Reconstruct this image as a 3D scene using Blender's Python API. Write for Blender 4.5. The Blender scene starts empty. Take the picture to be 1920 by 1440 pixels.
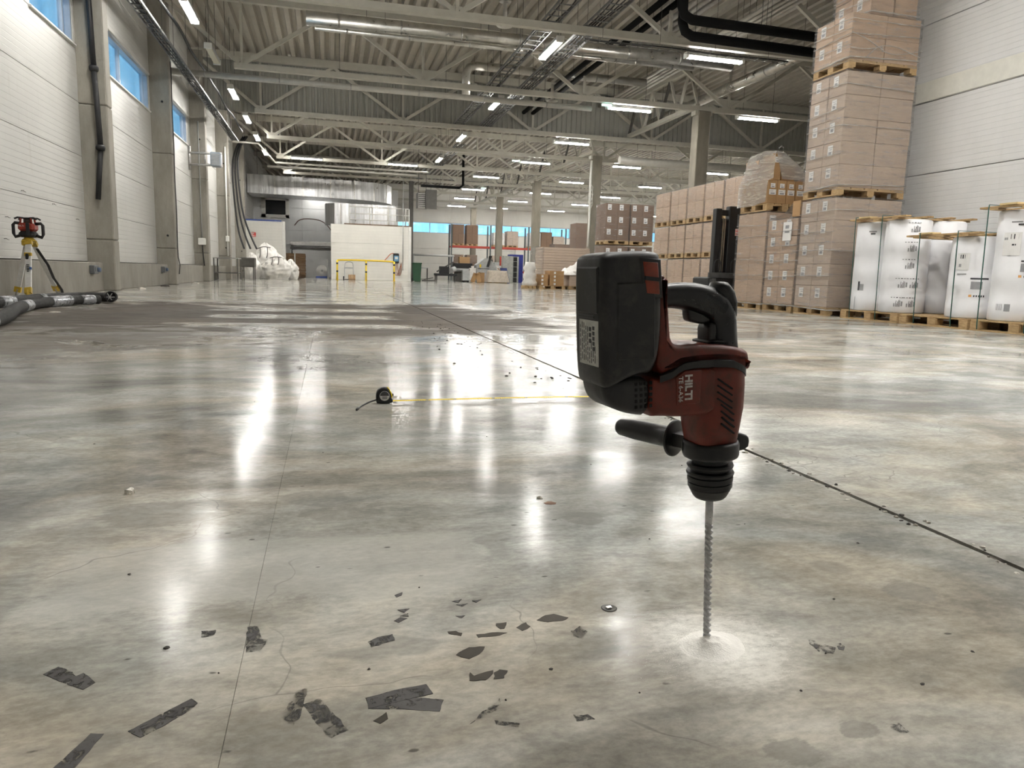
import bpy, bmesh, math, random
from mathutils import Vector, Matrix, noise as mnoise
R = math.radians
C = bpy.context.scene.collection
sc = bpy.context.scene
# ------------------------------------------------------------------ camera, world, exposure
cd = bpy.data.cameras.new('camera'); cam = bpy.data.objects.new('camera', cd); C.objects.link(cam)
cd.sensor_fit = 'HORIZONTAL'; cd.sensor_width = 36.0; cd.lens = 36.0 * 1350 / 1920
cd.clip_start = 0.05; cd.clip_end = 300
cm = Matrix(((0.96918331, 0.00958138, -0.24615425), (-0.24470239, 0.15249569, -0.9575311), (0.028363, 0.98825769, 0.15014087))).to_4x4()
cm.translation = (0, 0, 0.55); cam.matrix_world = cm
sc.camera = cam
w = bpy.data.worlds.new('dusk_sky'); sc.world = w; w.use_nodes = True
bg = w.node_tree.nodes['Background']; bg.inputs[0].default_value = (0.27, 0.66, 1.0, 1); bg.inputs[1].default_value = 0.62
sc.view_settings.view_transform = 'Standard'; sc.view_settings.look = 'None'
sc.view_settings.gamma = 1; sc.view_settings.use_curve_mapping = False
sc.view_settings.exposure = 1.5
LAMP = 62.0
sc.cycles.max_bounces = 6; sc.cycles.diffuse_bounces = 3; sc.cycles.adaptive_threshold = 0.12; sc.cycles.adaptive_min_samples = 10; sc.cycles.transparent_max_bounces = 16
random.seed(7)
# ------------------------------------------------------------------ materials
MATS = {}
class NT:
    def __init__(s, name):
        s.m = bpy.data.materials.new(name); s.m.use_nodes = True; s.t = s.m.node_tree
        s.n = s.t.nodes; s.b = s.n['Principled BSDF']; s.out = s.n['Material Output']; s._p = None
    def L(s, a, b): s.t.links.new(a, b)
    def new(s, t): return s.n.new(t)
    def val(s, sock, v):
        if hasattr(v, 'is_output'): s.L(v, sock)
        else:
            if isinstance(v, (tuple, list)) and len(v) == 3 and sock.type == 'RGBA': v = (*v, 1)
            sock.default_value = v
    def pos(s):
        if s._p is None: s._p = s.new('ShaderNodeNewGeometry').outputs['Position']
        return s._p
    def obj(s): return s.new('ShaderNodeTexCoord').outputs['Object']
    def map(s, v, sc=(1, 1, 1), loc=(0, 0, 0), rot=(0, 0, 0)):
        n = s.new('ShaderNodeMapping'); s.L(v, n.inputs[0]); n.inputs[1].default_value = loc; n.inputs[2].default_value = rot; n.inputs[3].default_value = sc
        return n.outputs[0]
    def noise(s, v, scale, det=4, rough=.55, dist=0, col=False):
        n = s.new('ShaderNodeTexNoise'); s.L(v, n.inputs['Vector']); n.inputs['Scale'].default_value = scale
        n.inputs['Detail'].default_value = det; n.inputs['Roughness'].default_value = rough; n.inputs['Distortion'].default_value = dist
        return n.outputs['Color' if col else 'Fac']
    def vor(s, v, scale, feat='F1', out='Distance'):
        n = s.new('ShaderNodeTexVoronoi'); n.feature = feat; s.L(v, n.inputs['Vector']); n.inputs['Scale'].default_value = scale
        return n.outputs[out]
    def ramp(s, f, a, b, ca=(0, 0, 0), cb=(1, 1, 1)):
        n = s.new('ShaderNodeValToRGB'); s.L(f, n.inputs[0]); e = n.color_ramp.elements
        e[0].position = a; e[1].position = b; e[0].color = (*ca, 1); e[1].color = (*cb, 1); return n.outputs[0]
    def mr(s, f, a, b, c=0., d=1.):
        n = s.new('ShaderNodeMapRange'); s.val(n.inputs[0], f)
        for i, v in zip((1, 2, 3, 4), (a, b, c, d)): n.inputs[i].default_value = v
        return n.outputs[0]
    def mix(s, f, a, b, mode='MIX'):
        n = s.new('ShaderNodeMix'); n.data_type = 'RGBA'; n.blend_type = mode
        s.val(n.inputs[0], f); s.val(n.inputs[6], a); s.val(n.inputs[7], b); return n.outputs[2]
    def math(s, op, a, b=0.):
        n = s.new('ShaderNodeMath'); n.operation = op; s.val(n.inputs[0], a); s.val(n.inputs[1], b); return n.outputs[0]
    def xyz(s, v):
        n = s.new('ShaderNodeSeparateXYZ'); s.L(v, n.inputs[0]); return n.outputs
    def bump(s, h, st=.2, d=.01):
        n = s.new('ShaderNodeBump'); n.inputs['Strength'].default_value = st; n.inputs['Distance'].default_value = d; s.L(h, n.inputs['Height'])
        s.L(n.outputs[0], s.b.inputs['Normal']); return n.outputs[0]
    def set(s, **k):
        for a, v in k.items(): s.val(s.b.inputs[a.replace('_', ' ')], v)
        return s
def simple(name, col, rough=.6, metal=0., var=.15, scale=8., bump=0., spec=.5, stretch=(1, 1, 1), alpha=1.):
    """plain paint/plastic/metal with noise-driven tone and gloss variation"""
    t = NT(name); v = t.map(t.obj(), stretch)
    f = t.noise(v, scale, 5, .6)
    dk = tuple(c * (1 - var) for c in col); lt = tuple(min(1, c * (1 + var)) for c in col)
    t.set(Base_Color=t.ramp(f, .3, .7, dk, lt), Metallic=metal, Roughness=t.mr(f, .3, .7, max(.03, rough - .08), min(1, rough + .08)))
    t.b.inputs['Specular IOR Level'].default_value = spec
    if alpha < 1: t.set(Alpha=alpha)
    if bump: t.bump(t.noise(v, scale * 6, 3), bump, .004)
    MATS[name] = t.m; return t.m
def emit(name, col, st):
    t = NT(name); t.set(Base_Color=col, Emission_Color=col, Emission_Strength=st, Roughness=.4); MATS[name] = t.m; return t.m
# ------------------------------------------------------------------ mesh helpers
def wl(o):
    v = Vector((0, 0, 0))
    while o: v = v + o.location; o = o.parent
    return v
class MB:
    def __init__(s): s.v = []; s.f = []; s.sm = []
    def add(s, vs, fs, smooth=False):
        k = len(s.v); s.v += [tuple(p) for p in vs]; s.f += [tuple(i + k for i in f) for f in fs]; s.sm += [smooth] * len(fs); return s
    def box(s, x0, x1, y0, y1, z0, z1):
        vs = [(x, y, z) for x in (x0, x1) for y in (y0, y1) for z in (z0, z1)]
        return s.add(vs, [(0, 1, 3, 2), (4, 6, 7, 5), (0, 4, 5, 1), (2, 3, 7, 6), (0, 2, 6, 4), (1, 5, 7, 3)])
    def rbox(s, x0, x1, y0, y1, z0, z1, c=.004):
        """box with chamfered edges"""
        bm = bmesh.new(); bmesh.ops.create_cube(bm, size=1)
        for v in bm.verts: v.co = Vector(((x0 + x1) / 2 + v.co.x * (x1 - x0), (y0 + y1) / 2 + v.co.y * (y1 - y0), (z0 + z1) / 2 + v.co.z * (z1 - z0)))
        bmesh.ops.bevel(bm, geom=list(bm.edges), offset=c, segments=1, affect='EDGES', profile=.5)
        bm.verts.index_update(); s.add([v.co for v in bm.verts], [[v.index for v in f.verts] for f in bm.faces]); bm.free(); return s
    def obox(s, p0, p1, wd, h, up=(0, 0, 1)):
        """bar of rectangular section from p0 to p1"""
        p0, p1 = Vector(p0), Vector(p1); d = (p1 - p0).normalized(); a = d.cross(Vector(up))
        if a.length < 1e-4: a = d.cross(Vector((0, 1, 0)))
        a.normalize(); b = a.cross(d); vs = []
        for p in (p0, p1):
            for i, j in ((-1, -1), (1, -1), (1, 1), (-1, 1)): vs.append(p + a * (i * wd / 2) + b * (j * h / 2))
        return s.add(vs, [(0, 1, 2, 3), (7, 6, 5, 4), (0, 4, 5, 1), (1, 5, 6, 2), (2, 6, 7, 3), (3, 7, 4, 0)])
    def tube(s, p0, p1, r, n=10, r1=None): return s.path([p0, p1], r, n, [r, r if r1 is None else r1])
    def path(s, pts, r, n=8, rs=None, flat=1.):
        pts = [Vector(p) for p in pts]; m = len(pts); rs = rs or [r] * m; vs = []; fs = []; a = None
        for i, p in enumerate(pts):
            d = (pts[min(i + 1, m - 1)] - pts[max(i - 1, 0)]).normalized()
            if a is None:
                a = d.cross(Vector((0, 0, 1)))
                if a.length < 1e-3: a = d.cross(Vector((1, 0, 0)))
            a = (a - d * a.dot(d)).normalized(); b = d.cross(a)
            for k in range(n):
                t = 2 * math.pi * k / n; vs.append(p + (a * math.cos(t) + b * math.sin(t) * flat) * rs[i])
        for i in range(m - 1):
            for k in range(n): fs.append((i * n + k, i * n + (k + 1) % n, (i + 1) * n + (k + 1) % n, (i + 1) * n + k))
        fs.append(tuple(reversed(range(n)))); fs.append(tuple(range((m - 1) * n, m * n)))
        s.add(vs, fs, True); s.sm[-1] = s.sm[-2] = False; return s
    def lathe(s, prof, n=24, c=(0, 0, 0), axis=None, smooth=True):
        """prof: (radius, height) list"""
        vs = []; fs = []; m = len(prof)
        for r, z in prof:
            for k in range(n): t = 2 * math.pi * k / n; vs.append(Vector((r * math.cos(t), r * math.sin(t), z)))
        for i in range(m - 1):
            for k in range(n): fs.append((i * n + k, i * n + (k + 1) % n, (i + 1) * n + (k + 1) % n, (i + 1) * n + k))
        fs.append(tuple(reversed(range(n)))); fs.append(tuple(range((m - 1) * n, m * n)))
        q = Vector((0, 0, 1)).rotation_difference(Vector(axis)) if axis is not None else None
        s.add([(q @ p if q else p) + Vector(c) for p in vs], fs, smooth); s.sm[-1] = s.sm[-2] = False; return s
    def prism(s, poly, y0, y1, f=lambda a, y, b: (a, y, b)):
        """polygon of (a,b) pulled from y0 to y1"""
        n = len(poly); vs = [f(a, y0, b) for a, b in poly] + [f(a, y1, b) for a, b in poly]
        return s.add(vs, [tuple(range(n)), tuple(reversed(range(n, 2 * n)))] + [(i, i + n, (i + 1) % n + n, (i + 1) % n) for i in range(n)])
    def pillow(s, poly, hw, r, st=4, chk=2, cen=False):
        """profile in local x/z, thickness +-hw in y, all rims rounded by r"""
        for _ in range(chk):
            q = []
            for i in range(len(poly)):
                a, b = poly[i], poly[(i + 1) % len(poly)]
                q += [(a[0] * .75 + b[0] * .25, a[1] * .75 + b[1] * .25), (a[0] * .25 + b[0] * .75, a[1] * .25 + b[1] * .75)]
            poly = q
        n = len(poly); ar = sum(poly[i][0] * poly[(i + 1) % n][1] - poly[(i + 1) % n][0] * poly[i][1] for i in range(n)); sg = 1 if ar > 0 else -1
        nor = []
        for i in range(n):
            a, b, c = Vector(poly[i - 1]), Vector(poly[i]), Vector(poly[(i + 1) % n]); t = (c - a).normalized(); nor.append(Vector((-t.y, t.x)) * sg)
        rings = [(-hw + r * (1 - math.sin(k / st * math.pi / 2)), r * (1 - math.cos(k / st * math.pi / 2))) for k in range(st, -1, -1)]
        rings = [(-hw + r - r * math.cos(k / st * math.pi / 2), r - r * math.sin(k / st * math.pi / 2)) for k in range(st + 1)]
        rings += [(-y, i) for y, i in reversed(rings)]
        vs = []; fs = []
        xs, zs = [p[0] for p in poly], [p[1] for p in poly]; cx, cz, hx, hz = (min(xs) + max(xs)) / 2, (min(zs) + max(zs)) / 2, (max(xs) - min(xs)) / 2, (max(zs) - min(zs)) / 2
        for y, ins in rings:
            if cen: vs += [(cx + (p[0] - cx) * (1 - ins / hx), y, cz + (p[1] - cz) * (1 - ins / hz)) for p in poly]; continue
            for p, q in zip(poly, nor): vs.append((p[0] + q.x * ins, y, p[1] + q.y * ins))
        m = len(rings)
        for j in range(m - 1):
            for i in range(n): fs.append((j * n + i, j * n + (i + 1) % n, (j + 1) * n + (i + 1) % n, (j + 1) * n + i))
        fs.append(tuple(reversed(range(n)))); fs.append(tuple(range((m - 1) * n, m * n)))
        return s.add(vs, fs, True)
    def sweep2(s, pts, rad, n=16, y=0.):
        """tube along a path in the local x/z plane with (in-plane, cross) radii"""
        vs = []; fs = []; m = len(pts)
        for i, (x, z) in enumerate(pts):
            a, b = Vector(pts[max(i - 1, 0)]), Vector(pts[min(i + 1, m - 1)]); d = (b - a).normalized(); nn = Vector((-d.y, d.x)); ra, rb = rad[i]
            for k in range(n):
                t = 2 * math.pi * k / n; cs = math.copysign(abs(math.cos(t)) ** .8, math.cos(t)); sn = math.copysign(abs(math.sin(t)) ** .8, math.sin(t))
                vs.append((x + nn.x * ra * cs, y + rb * sn, z + nn.y * ra * cs))
        for i in range(m - 1):
            for k in range(n): fs.append((i * n + k, i * n + (k + 1) % n, (i + 1) * n + (k + 1) % n, (i + 1) * n + k))
        fs.append(tuple(reversed(range(n)))); fs.append(tuple(range((m - 1) * n, m * n)))
        return s.add(vs, fs, True)
    def mesh(s, name, mat, off=(0, 0, 0), fix=True):
        off = Vector(off); me = bpy.data.meshes.new(name); me.from_pydata([Vector(p) - off for p in s.v], [], s.f)
        if mat: me.materials.append(mat)
        me.polygons.foreach_set('use_smooth', s.sm)
        if fix:
            bm = bmesh.new(); bm.from_mesh(me); bmesh.ops.recalc_face_normals(bm, faces=bm.faces); bm.to_mesh(me); bm.free()
        me.update(); return me
    def build(s, name, mat, parent=None, loc=None, local=False):
        """world-coordinate shapes -> one mesh object; parent keeps them in place"""
        base = Vector(loc) if loc is not None else Vector((0, 0, 0))
        off = Vector((0, 0, 0)) if local else (wl(parent) if parent else base)
        o = bpy.data.objects.new(name, s.mesh(name, mat, off)); C.objects.link(o); o.parent = parent
        if parent is None: o.location = base
        return o
def inst(name, me, parent=None, loc=(0, 0, 0), rz=0., scale=None):
    o = bpy.data.objects.new(name, me); C.objects.link(o); o.parent = parent
    o.location = Vector(loc) - (wl(parent) if parent else Vector((0, 0, 0))); o.rotation_euler.z = rz
    if scale: o.scale = scale
    return o
def tag(o, label=None, cat=None, group=None, kind=None):
    if label: o['label'] = label
    if cat: o['category'] = cat
    if group: o['group'] = group
    if kind: o['kind'] = kind
    return o
def thing(name, label, cat, loc=(0, 0, 0), group=None, kind=None):
    o = bpy.data.objects.new(name, None); C.objects.link(o); o.location = loc; o.empty_display_size = .2
    return tag(o, label, cat, group, kind)
def copy_tree(o, parent=None):
    c = o.copy(); C.objects.link(c); c.parent = parent
    for ch in list(o.children): copy_tree(ch, c)
    return c
def text_mesh(body, size, mat, ext=.0004, shear=0., bold=0.):
    cu = bpy.data.curves.new('lettering', 'FONT'); cu.body = body; cu.size = size; cu.extrude = ext; cu.align_x = 'CENTER'; cu.align_y = 'CENTER'; cu.shear = shear; cu.offset = bold; cu.resolution_u = 3
    o = bpy.data.objects.new('lettering', cu); C.objects.link(o)
    me = bpy.data.meshes.new_from_object(o.evaluated_get(bpy.context.evaluated_depsgraph_get())); bpy.data.objects.remove(o); bpy.data.curves.remove(cu)
    me.materials.clear(); me.materials.append(mat); return me
def put(name, me, parent, org, right, up):
    """place a flat mesh (x right, y up) at org in the parent's local space"""
    r, u = Vector(right).normalized(), Vector(up).normalized(); n = r.cross(u)
    o = bpy.data.objects.new(name, me); C.objects.link(o); o.parent = parent
    m = Matrix((r, u, n)).transposed().to_4x4(); m.translation = Vector(org); o.matrix_local = m; return o
# ------------------------------------------------------------------ surface materials
STAINS = ((.53, .672, .036, .026, .5), (.637, .690, .027, .018, .45), (1.023, 1.023, .05, .045, .45), (.566, 1.50, .042, .04, .45), (.425, 1.765, .07, .06, .5), (-.371, 1.70, .13, .10, .35), (.021, 1.62, .09, .05, .3), (.995, 1.99, .10, .12, .3))
def floor_mat():
    t = NT('polished_concrete'); p = t.pos(); x, y, z = t.xyz(p)
    n1 = t.new('ShaderNodeTexNoise'); t.L(t.map(p, (.75, 1, 1)), n1.inputs['Vector'])
    for k, v in (('Scale', 1.25), ('Detail', 5), ('Roughness', .62), ('Distortion', .7)): n1.inputs[k].default_value = v
    big = n1.outputs['Fac']; hue = t.xyz(n1.outputs['Color'])
    mid = t.noise(t.map(p, (.7, 1.3, 1)), 5.2, 8, .74, .3); fine = t.noise(t.map(p, (.7, 1.2, 1)), 70, 3, .7)
    c = t.ramp(big, .38, .62, (.28, .269, .239), (.59, .57, .512))
    c = t.mix(t.mr(hue[1], .44, .6, 0, .8), c, t.mix(1., c, (.86, .92, .98), 'MULTIPLY')); c = t.mix(t.mr(hue[2], .46, .62, 0, .7), c, t.mix(1., c, (1.04, .94, .82), 'MULTIPLY'))
    c = t.mix(1., c, t.ramp(mid, .39, .61, (.74, .74, .74), (1.20, 1.20, 1.19)), 'MULTIPLY'); c = t.mix(1., c, t.ramp(fine, .36, .64, (.86, .86, .86), (1.08, 1.08, 1.08)), 'MULTIPLY')
    def band(v, a, b, s): return t.math('MULTIPLY', t.mr(v, a - s, a + s), t.mr(v, b - s, b + s, 1, 0))
    # darker lane beyond the foreground
    lane = t.math('MULTIPLY', band(t.math('ADD', y, t.mr(big, .3, .7, -.5, .5)), 1.5, 6.2, .14), t.mr(x, 1.30, 1.32, 1, 0)); c = t.mix(t.math('MULTIPLY', lane, .8), c, t.mix(1., c, (.70, .695, .69), 'MULTIPLY'))
    # cleaner light rectangle where something stood
    rag = t.mr(mid, .3, .7, -.03, .03); xr = t.math('ADD', x, rag); yr = t.math('ADD', t.math('ADD', y, rag), t.math('MULTIPLY', x, .05))
    rect = t.math('MULTIPLY', band(xr, -.46, .27, .03), band(yr, 1.19, 1.475, .012)); c = t.mix(t.math('MULTIPLY', rect, .42), c, (.54, .53, .48))
    # damp brown strip across the hall in the middle distance with paler bars left in it
    rag2 = t.mr(big, .3, .7, -1.5, 1.5); y2 = t.math('ADD', y, rag2); x2 = t.math('ADD', x, t.math('MULTIPLY', rag2, .5))
    damp = t.math('MULTIPLY', band(y2, 6.4, 11.8, .6), band(x2, -3.2, 2.4, .35))
    bars = t.math('MAXIMUM', band(y, 7.05, 7.55, .08), t.math('MAXIMUM', band(y, 8.35, 9.0, .1), band(y, 9.75, 10.5, .12)))
    bars = t.math('MULTIPLY', bars, band(t.math('ADD', x, t.math('MULTIPLY', rag2, .25)), -1.25, .7, .12)); damp = t.math('MULTIPLY', damp, t.math('SUBTRACT', 1., bars))
    c = t.mix(t.math('MULTIPLY', damp, .8), c, (.10, .083, .072))
    left = t.math('MULTIPLY', band(y2, 4.6, 6.4, .25), t.mr(x2, -1.4, -.9, 1, 0)); c = t.mix(t.math('MULTIPLY', left, .55), c, (.13, .11, .095))
    # grit pits and outlined stains
    v1 = t.new('ShaderNodeTexVoronoi'); t.L(t.map(p, (.55, 1.15, 1), (0, 0, 0), (0, 0, .3)), v1.inputs['Vector']); v1.inputs['Scale'].default_value = 24.
    sp = t.math('MULTIPLY', t.mr(t.math('ADD', v1.outputs['Distance'], t.mr(fine, 0, 1, -.05, .05)), .06, .10, 1, 0), t.mr(t.xyz(v1.outputs['Color'])[0], .70, .86)); c = t.mix(t.math('MULTIPLY', sp, .75), c, (.075, .07, .062))
    st = t.noise(t.map(p, (.8, 1.2, 1), (4, 1, 0)), 3.4, 2, .5, .4); c = t.mix(t.mr(st, .63, .655, 0, .36), c, (.20, .195, .18))
    # round soaked-in stains
    for ex, ey, rx, ry, am in STAINS:
        qx, qy = t.math('DIVIDE', t.math('SUBTRACT', x, ex), rx), t.math('DIVIDE', t.math('SUBTRACT', y, ey), ry); q = t.math('ADD', t.math('ADD', t.math('MULTIPLY', qx, qx), t.math('MULTIPLY', qy, qy)), t.mr(mid, .3, .7, -.9, .9))
        c = t.mix(t.mr(q, .85, 1.15, am, 0), c, (.20, .19, .172))
    # film of drilling dust that settled round the bit
    dx, dy = t.math('SUBTRACT', x, .566), t.math('SUBTRACT', y, .915); rr = t.math('SQRT', t.math('ADD', t.math('MULTIPLY', dx, dx), t.math('MULTIPLY', dy, dy)))
    dust = t.mr(t.math('ADD', rr, t.mr(mid, .3, .7, .03, -.03)), .02, .15, 1, 0); dust = t.math('MULTIPLY', dust, t.mr(fine, .32, .6, .55, 1.)); dust = t.math('POWER', dust, 1.2)
    c = t.mix(t.math('MINIMUM', t.math('MULTIPLY', dust, 1.5), .95), c, (.86, .84, .78))
    # hair cracks
    cr = t.vor(t.mix(.22, p, t.noise(p, 3, 3, .6, 0, True)), 2.2, 'DISTANCE_TO_EDGE'); ck = t.math('MULTIPLY', t.mr(cr, .0012, .0035, 1, 0), t.mr(hue[0], .5, .56)); c = t.mix(t.math('MULTIPLY', ck, .4), c, (.12, .112, .10))
    t.L(c, t.b.inputs['Base Color'])
    rgh = t.mr(t.math('ADD', t.math('MULTIPLY', big, .75), t.math('MULTIPLY', mid, .25)), .34, .66, .13, .21); rgh = t.math('ADD', rgh, t.mr(fine, .3, .7, -.015, .015)); rgh = t.math('SUBTRACT', rgh, t.mr(y, 6, 18, 0., .05))
    rgh = t.math('ADD', rgh, t.math('MULTIPLY', t.math('MAXIMUM', damp, t.math('MAXIMUM', dust, t.math('MULTIPLY', left, .7))), .42)); t.L(rgh, t.b.inputs['Roughness']); t.L(t.math('MULTIPLY', t.mr(mid, .36, .64, .02, .12), t.math('SUBTRACT', 1., t.math('MULTIPLY', t.math('MAXIMUM', damp, dust), .85))), t.b.inputs['Specular IOR Level'])
    t.bump(t.noise(p, 7, 2, .6), .06, .006)
    MATS['floor'] = t.m; return t.m
floor_mat()
def panel_mat(name, col, zper=.1, dirt=.3):
    t = NT(name); p = t.pos(); x, y, z = t.xyz(p)
    f = t.noise(t.map(p, (.6, .6, .25)), 1.3, 6, .65); c = t.ramp(f, .3, .72, tuple(a * .86 for a in col), col)
    g = t.noise(t.map(p, (2.5, 2.5, .3)), 2.2, 5, .7); c = t.mix(t.mr(g, .60, .78, 0, dirt), c, (.38, .35, .29))
    k = t.math('FRACT', t.math('DIVIDE', z, zper)); gr = t.math('MULTIPLY', t.mr(k, 0, .09), t.mr(k, .91, 1, 1, 0))
    c = t.mix(t.mr(gr, 0, 1, .16, 0), c, tuple(a * .45 for a in col)); t.L(c, t.b.inputs['Base Color'])
    t.set(Roughness=t.mr(f, .3, .7, .34, .5)); t.bump(gr, .5, .004); MATS[name] = t.m; return t.m
panel_mat('panel_cream', (.60, .59, .555)); panel_mat('panel_grey', (.80, .80, .79), .085, .12); panel_mat('panel_white', (.78, .76, .70), .16, .12)
def concrete_mat(name, col, board=0.):
    t = NT(name); p = t.pos(); f = t.noise(t.map(p, (1, 1, .35)), 2.6, 7, .68); g = t.noise(p, 40, 4, .6)
    c = t.ramp(f, .3, .72, tuple(a * .62 for a in col), col); c = t.mix(t.mr(g, .55, .7, 0, .25), c, tuple(a * .5 for a in col))
    if board:
        s = t.noise(t.map(p, (9, 9, .15)), 3, 3, .6); c = t.mix(t.mr(s, .45, .65, 0, .4), c, tuple(a * .62 for a in col))
    t.L(c, t.b.inputs['Base Color']); t.set(Roughness=.78); t.bump(t.math('ADD', f, t.math('MULTIPLY', g, .3)), .35, .01); MATS[name] = t.m
concrete_mat('concrete', (.36, .335, .285)); concrete_mat('plinth_concrete', (.35, .325, .28), 1); concrete_mat('column_concrete', (.30, .27, .215))
simple('deck_paint', (.42, .385, .325), .55, 0, .10, 3); simple('bulkhead_paint', (.36, .355, .315), .5, 0, .06, 2)
simple('truss_paint', (.52, .50, .43), .45, 0, .07, 4); simple('dark_steel', (.10, .095, .085), .5, .3, .2, 6)
simple('galvanised', (.46, .45, .43), .38, .85, .22, 7, 0, .5, (1, 1, 4)); simple('tray_steel', (.20, .20, .195), .6, .35, .2, 9)
simple('duct_steel', (.62, .60, .55), .33, .9, .18, 5); simple('black_rubber', (.012, .012, .013), .55, 0, .4, 9); simple('black_pipe', (.006, .006, .006), .8, 0, .3, 5, 0, .15)
simple('white_paint', (.72, .71, .67), .45, 0, .06, 5); simple('window_frame', (.42, .46, .52), .4, .2, .08, 6); simple('grey_plastic', (.40, .40, .39), .5, 0, .1, 8)
simple('pipe_white', (.55, .53, .48), .4, .2, .08, 6); simple('cable_black', (.015, .015, .016), .5); simple('red_paint', (.45, .045, .02), .45, 0, .15, 5); simple('dark_void', (.02, .02, .02), .9)
MATS['lamp'] = emit('lamp_diffuser', (1.0, .98, .94), LAMP); MATS['lamp_dim'] = emit('lamp_diffuser_dim', (1., .98, .94), LAMP * .22); MATS['exit_lamp'] = emit('exit_lamp', (.55, 1.0, .9), 4.); simple('lamp_off', (.62, .58, .44), .35, 0, .05)
def glass_mat():
    t = NT('window_glass'); tr = t.new('ShaderNodeBsdfTransparent'); f = t.noise(t.map(t.pos(), (1, 1.6, .05)), 2, 2)
    t.L(t.ramp(f, .3, .7, (.84, .88, .92), (.98, .99, 1)), tr.inputs[0]); gl = t.new('ShaderNodeBsdfGlossy'); gl.inputs['Roughness'].default_value = .08
    fr = t.new('ShaderNodeFresnel'); fr.inputs[0].default_value = 1.45; mx = t.new('ShaderNodeMixShader')
    t.L(t.math('MULTIPLY', fr.outputs[0], .6), mx.inputs[0]); t.L(tr.outputs[0], mx.inputs[1]); t.L(gl.outputs[0], mx.inputs[2]); t.L(mx.outputs[0], t.out.inputs[0]); MATS['glass'] = t.m
glass_mat()
M = MATS
# ------------------------------------------------------------------ floor
XL, XR, YB, YF, ZD = -4.6, 34.0, -8.0, 64.0, 7.95
J0, J1, JS = 1.322, 1.340, -.1235
floor = MB().box(XL - .4, XR + .2, YB - .2, YF + .2, -.30, -.022).build('floor', simple('joint_bed', (.035, .03, .026), .9)); floor['kind'] = 'structure'
rj = random.Random(3)
def ys_joint():
    y = YB; o = []
    while y < YF:
        o.append(y); y += .012 if .7 < y < 3 else .03 if -.5 < y < 7 else .25
    return o + [YF]
yj = ys_joint()
def rag(y): 
    if not .5 < y < 9: return 0.
    n = mnoise.noise(Vector((y * 14, 3, 0))) * .005 + mnoise.noise(Vector((y * 60, 8, 0))) * .003
    return n - max(0, mnoise.noise(Vector((y * 5, 1, 0))) - .25) * .022
def slab(poly):
    b = MB().prism(poly, -.022, 0, lambda a, h, c: (a, c, h)); return b.build('slab', M['floor'], floor)
slab([(XL - .3, YB), (JS - .0003, YB), (JS - .0003, YF), (XL - .3, YF)])
slab([(JS + .0003, YB)] + [(J0 + rag(y), y) for y in yj] + [(JS + .0003, YF)])
slab([(J1 - rag(y + 31), y) for y in yj] + [(XR, YF), (XR, YB)])
# old sealant left in the joint
b = MB(); vs = []; 
for y in yj:
    h = -.0032 + mnoise.noise(Vector((y * 25, 0, 5))) * .0045; o = mnoise.noise(Vector((y * 3, 4, 5))) * .002
    vs += [(J0 - .001 + o, y, h - .003), ((J0 + J1) / 2 + o, y, h), (J1 + .001, y, h - .004)]
b.add(vs, [q for i in range(len(yj) - 1) for q in ((3 * i, 3 * i + 1, 3 * i + 4, 3 * i + 3), (3 * i + 1, 3 * i + 2, 3 * i + 5, 3 * i + 4))])
b.build('joint_sealant', simple('joint_sealant', (.11, .092, .076), .85, 0, .75, 45, .5), floor)
# ------------------------------------------------------------------ ceiling deck
b = MB(); x = XL - .2; sec = []
while x < XR + .2: sec += [(x, ZD), (x + .13, ZD), (x + .175, ZD + .13), (x + .285, ZD + .13)]; x += .33
n = len(sec); b.add([(a, YB - .2, h) for a, h in sec] + [(a, YF + .2, h) for a, h in sec], [(i, i + 1, i + 1 + n, i + n) for i in range(n - 1)])
b.box(XL - .4, XR + .4, YB - .3, YF + .3, ZD + .2, ZD + .3)
ce = b.build('ceiling', M['deck_paint']); ce['kind'] = 'structure'
# ------------------------------------------------------------------ left wall: backing, panels, windows, plinth
PIL = [-1.9, 4.1, 10.1, 16.05, 22.1, 28.0, 34.0, 40.0]
WIN = [(13.85, 15.95), (18.15, 21.95), (24.35, 27.35)]
b = MB(); WZ0, WZ1 = 4.6, 5.52
b.box(-4.80, -4.66, YB, YF, 0, WZ0).box(-4.80, -4.66, YB, YF, WZ1, ZD + .25)
ya = YB
for a, c in WIN: b.box(-4.80, -4.66, ya, a, WZ0, WZ1); ya = c
b.box(-4.80, -4.66, ya, YF, WZ0, WZ1)
wlft = b.build('wall_left', M['concrete']); wlft['kind'] = 'structure'
def panel(x0, x1, y0, y1, z0, z1, parent, mat): MB().rbox(x0, x1, y0, y1, z0, z1, .006).build('panel', mat, parent)
rows = [.57, 1.572, 2.575, 3.58, 4.6, 5.52, 6.52, 7.52, ZD + .1]
bays = [(YB, 4.1), (4.1, 10.1), (10.1, 16.1), (16.1, 22.15), (22.15, 28.05), (28.05, 34.05), (34.05, 40.05), (40.05, YF)]
for y0, y1 in bays:
    for i in range(len(rows) - 1):
        z0, z1 = rows[i] + .003, rows[i + 1] - .003
        wins = [w_ for w_ in WIN if y0 <= w_[0] < y1] if rows[i] == 4.6 else []
        ya = y0 + .004
        for a, c in wins: panel(-4.68, -4.6, ya, a, z0, z1, wlft, M['panel_cream']); ya = c
        panel(-4.68, -4.6, ya, y1 - .004, z0, z1, wlft, M['panel_cream'])
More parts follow.
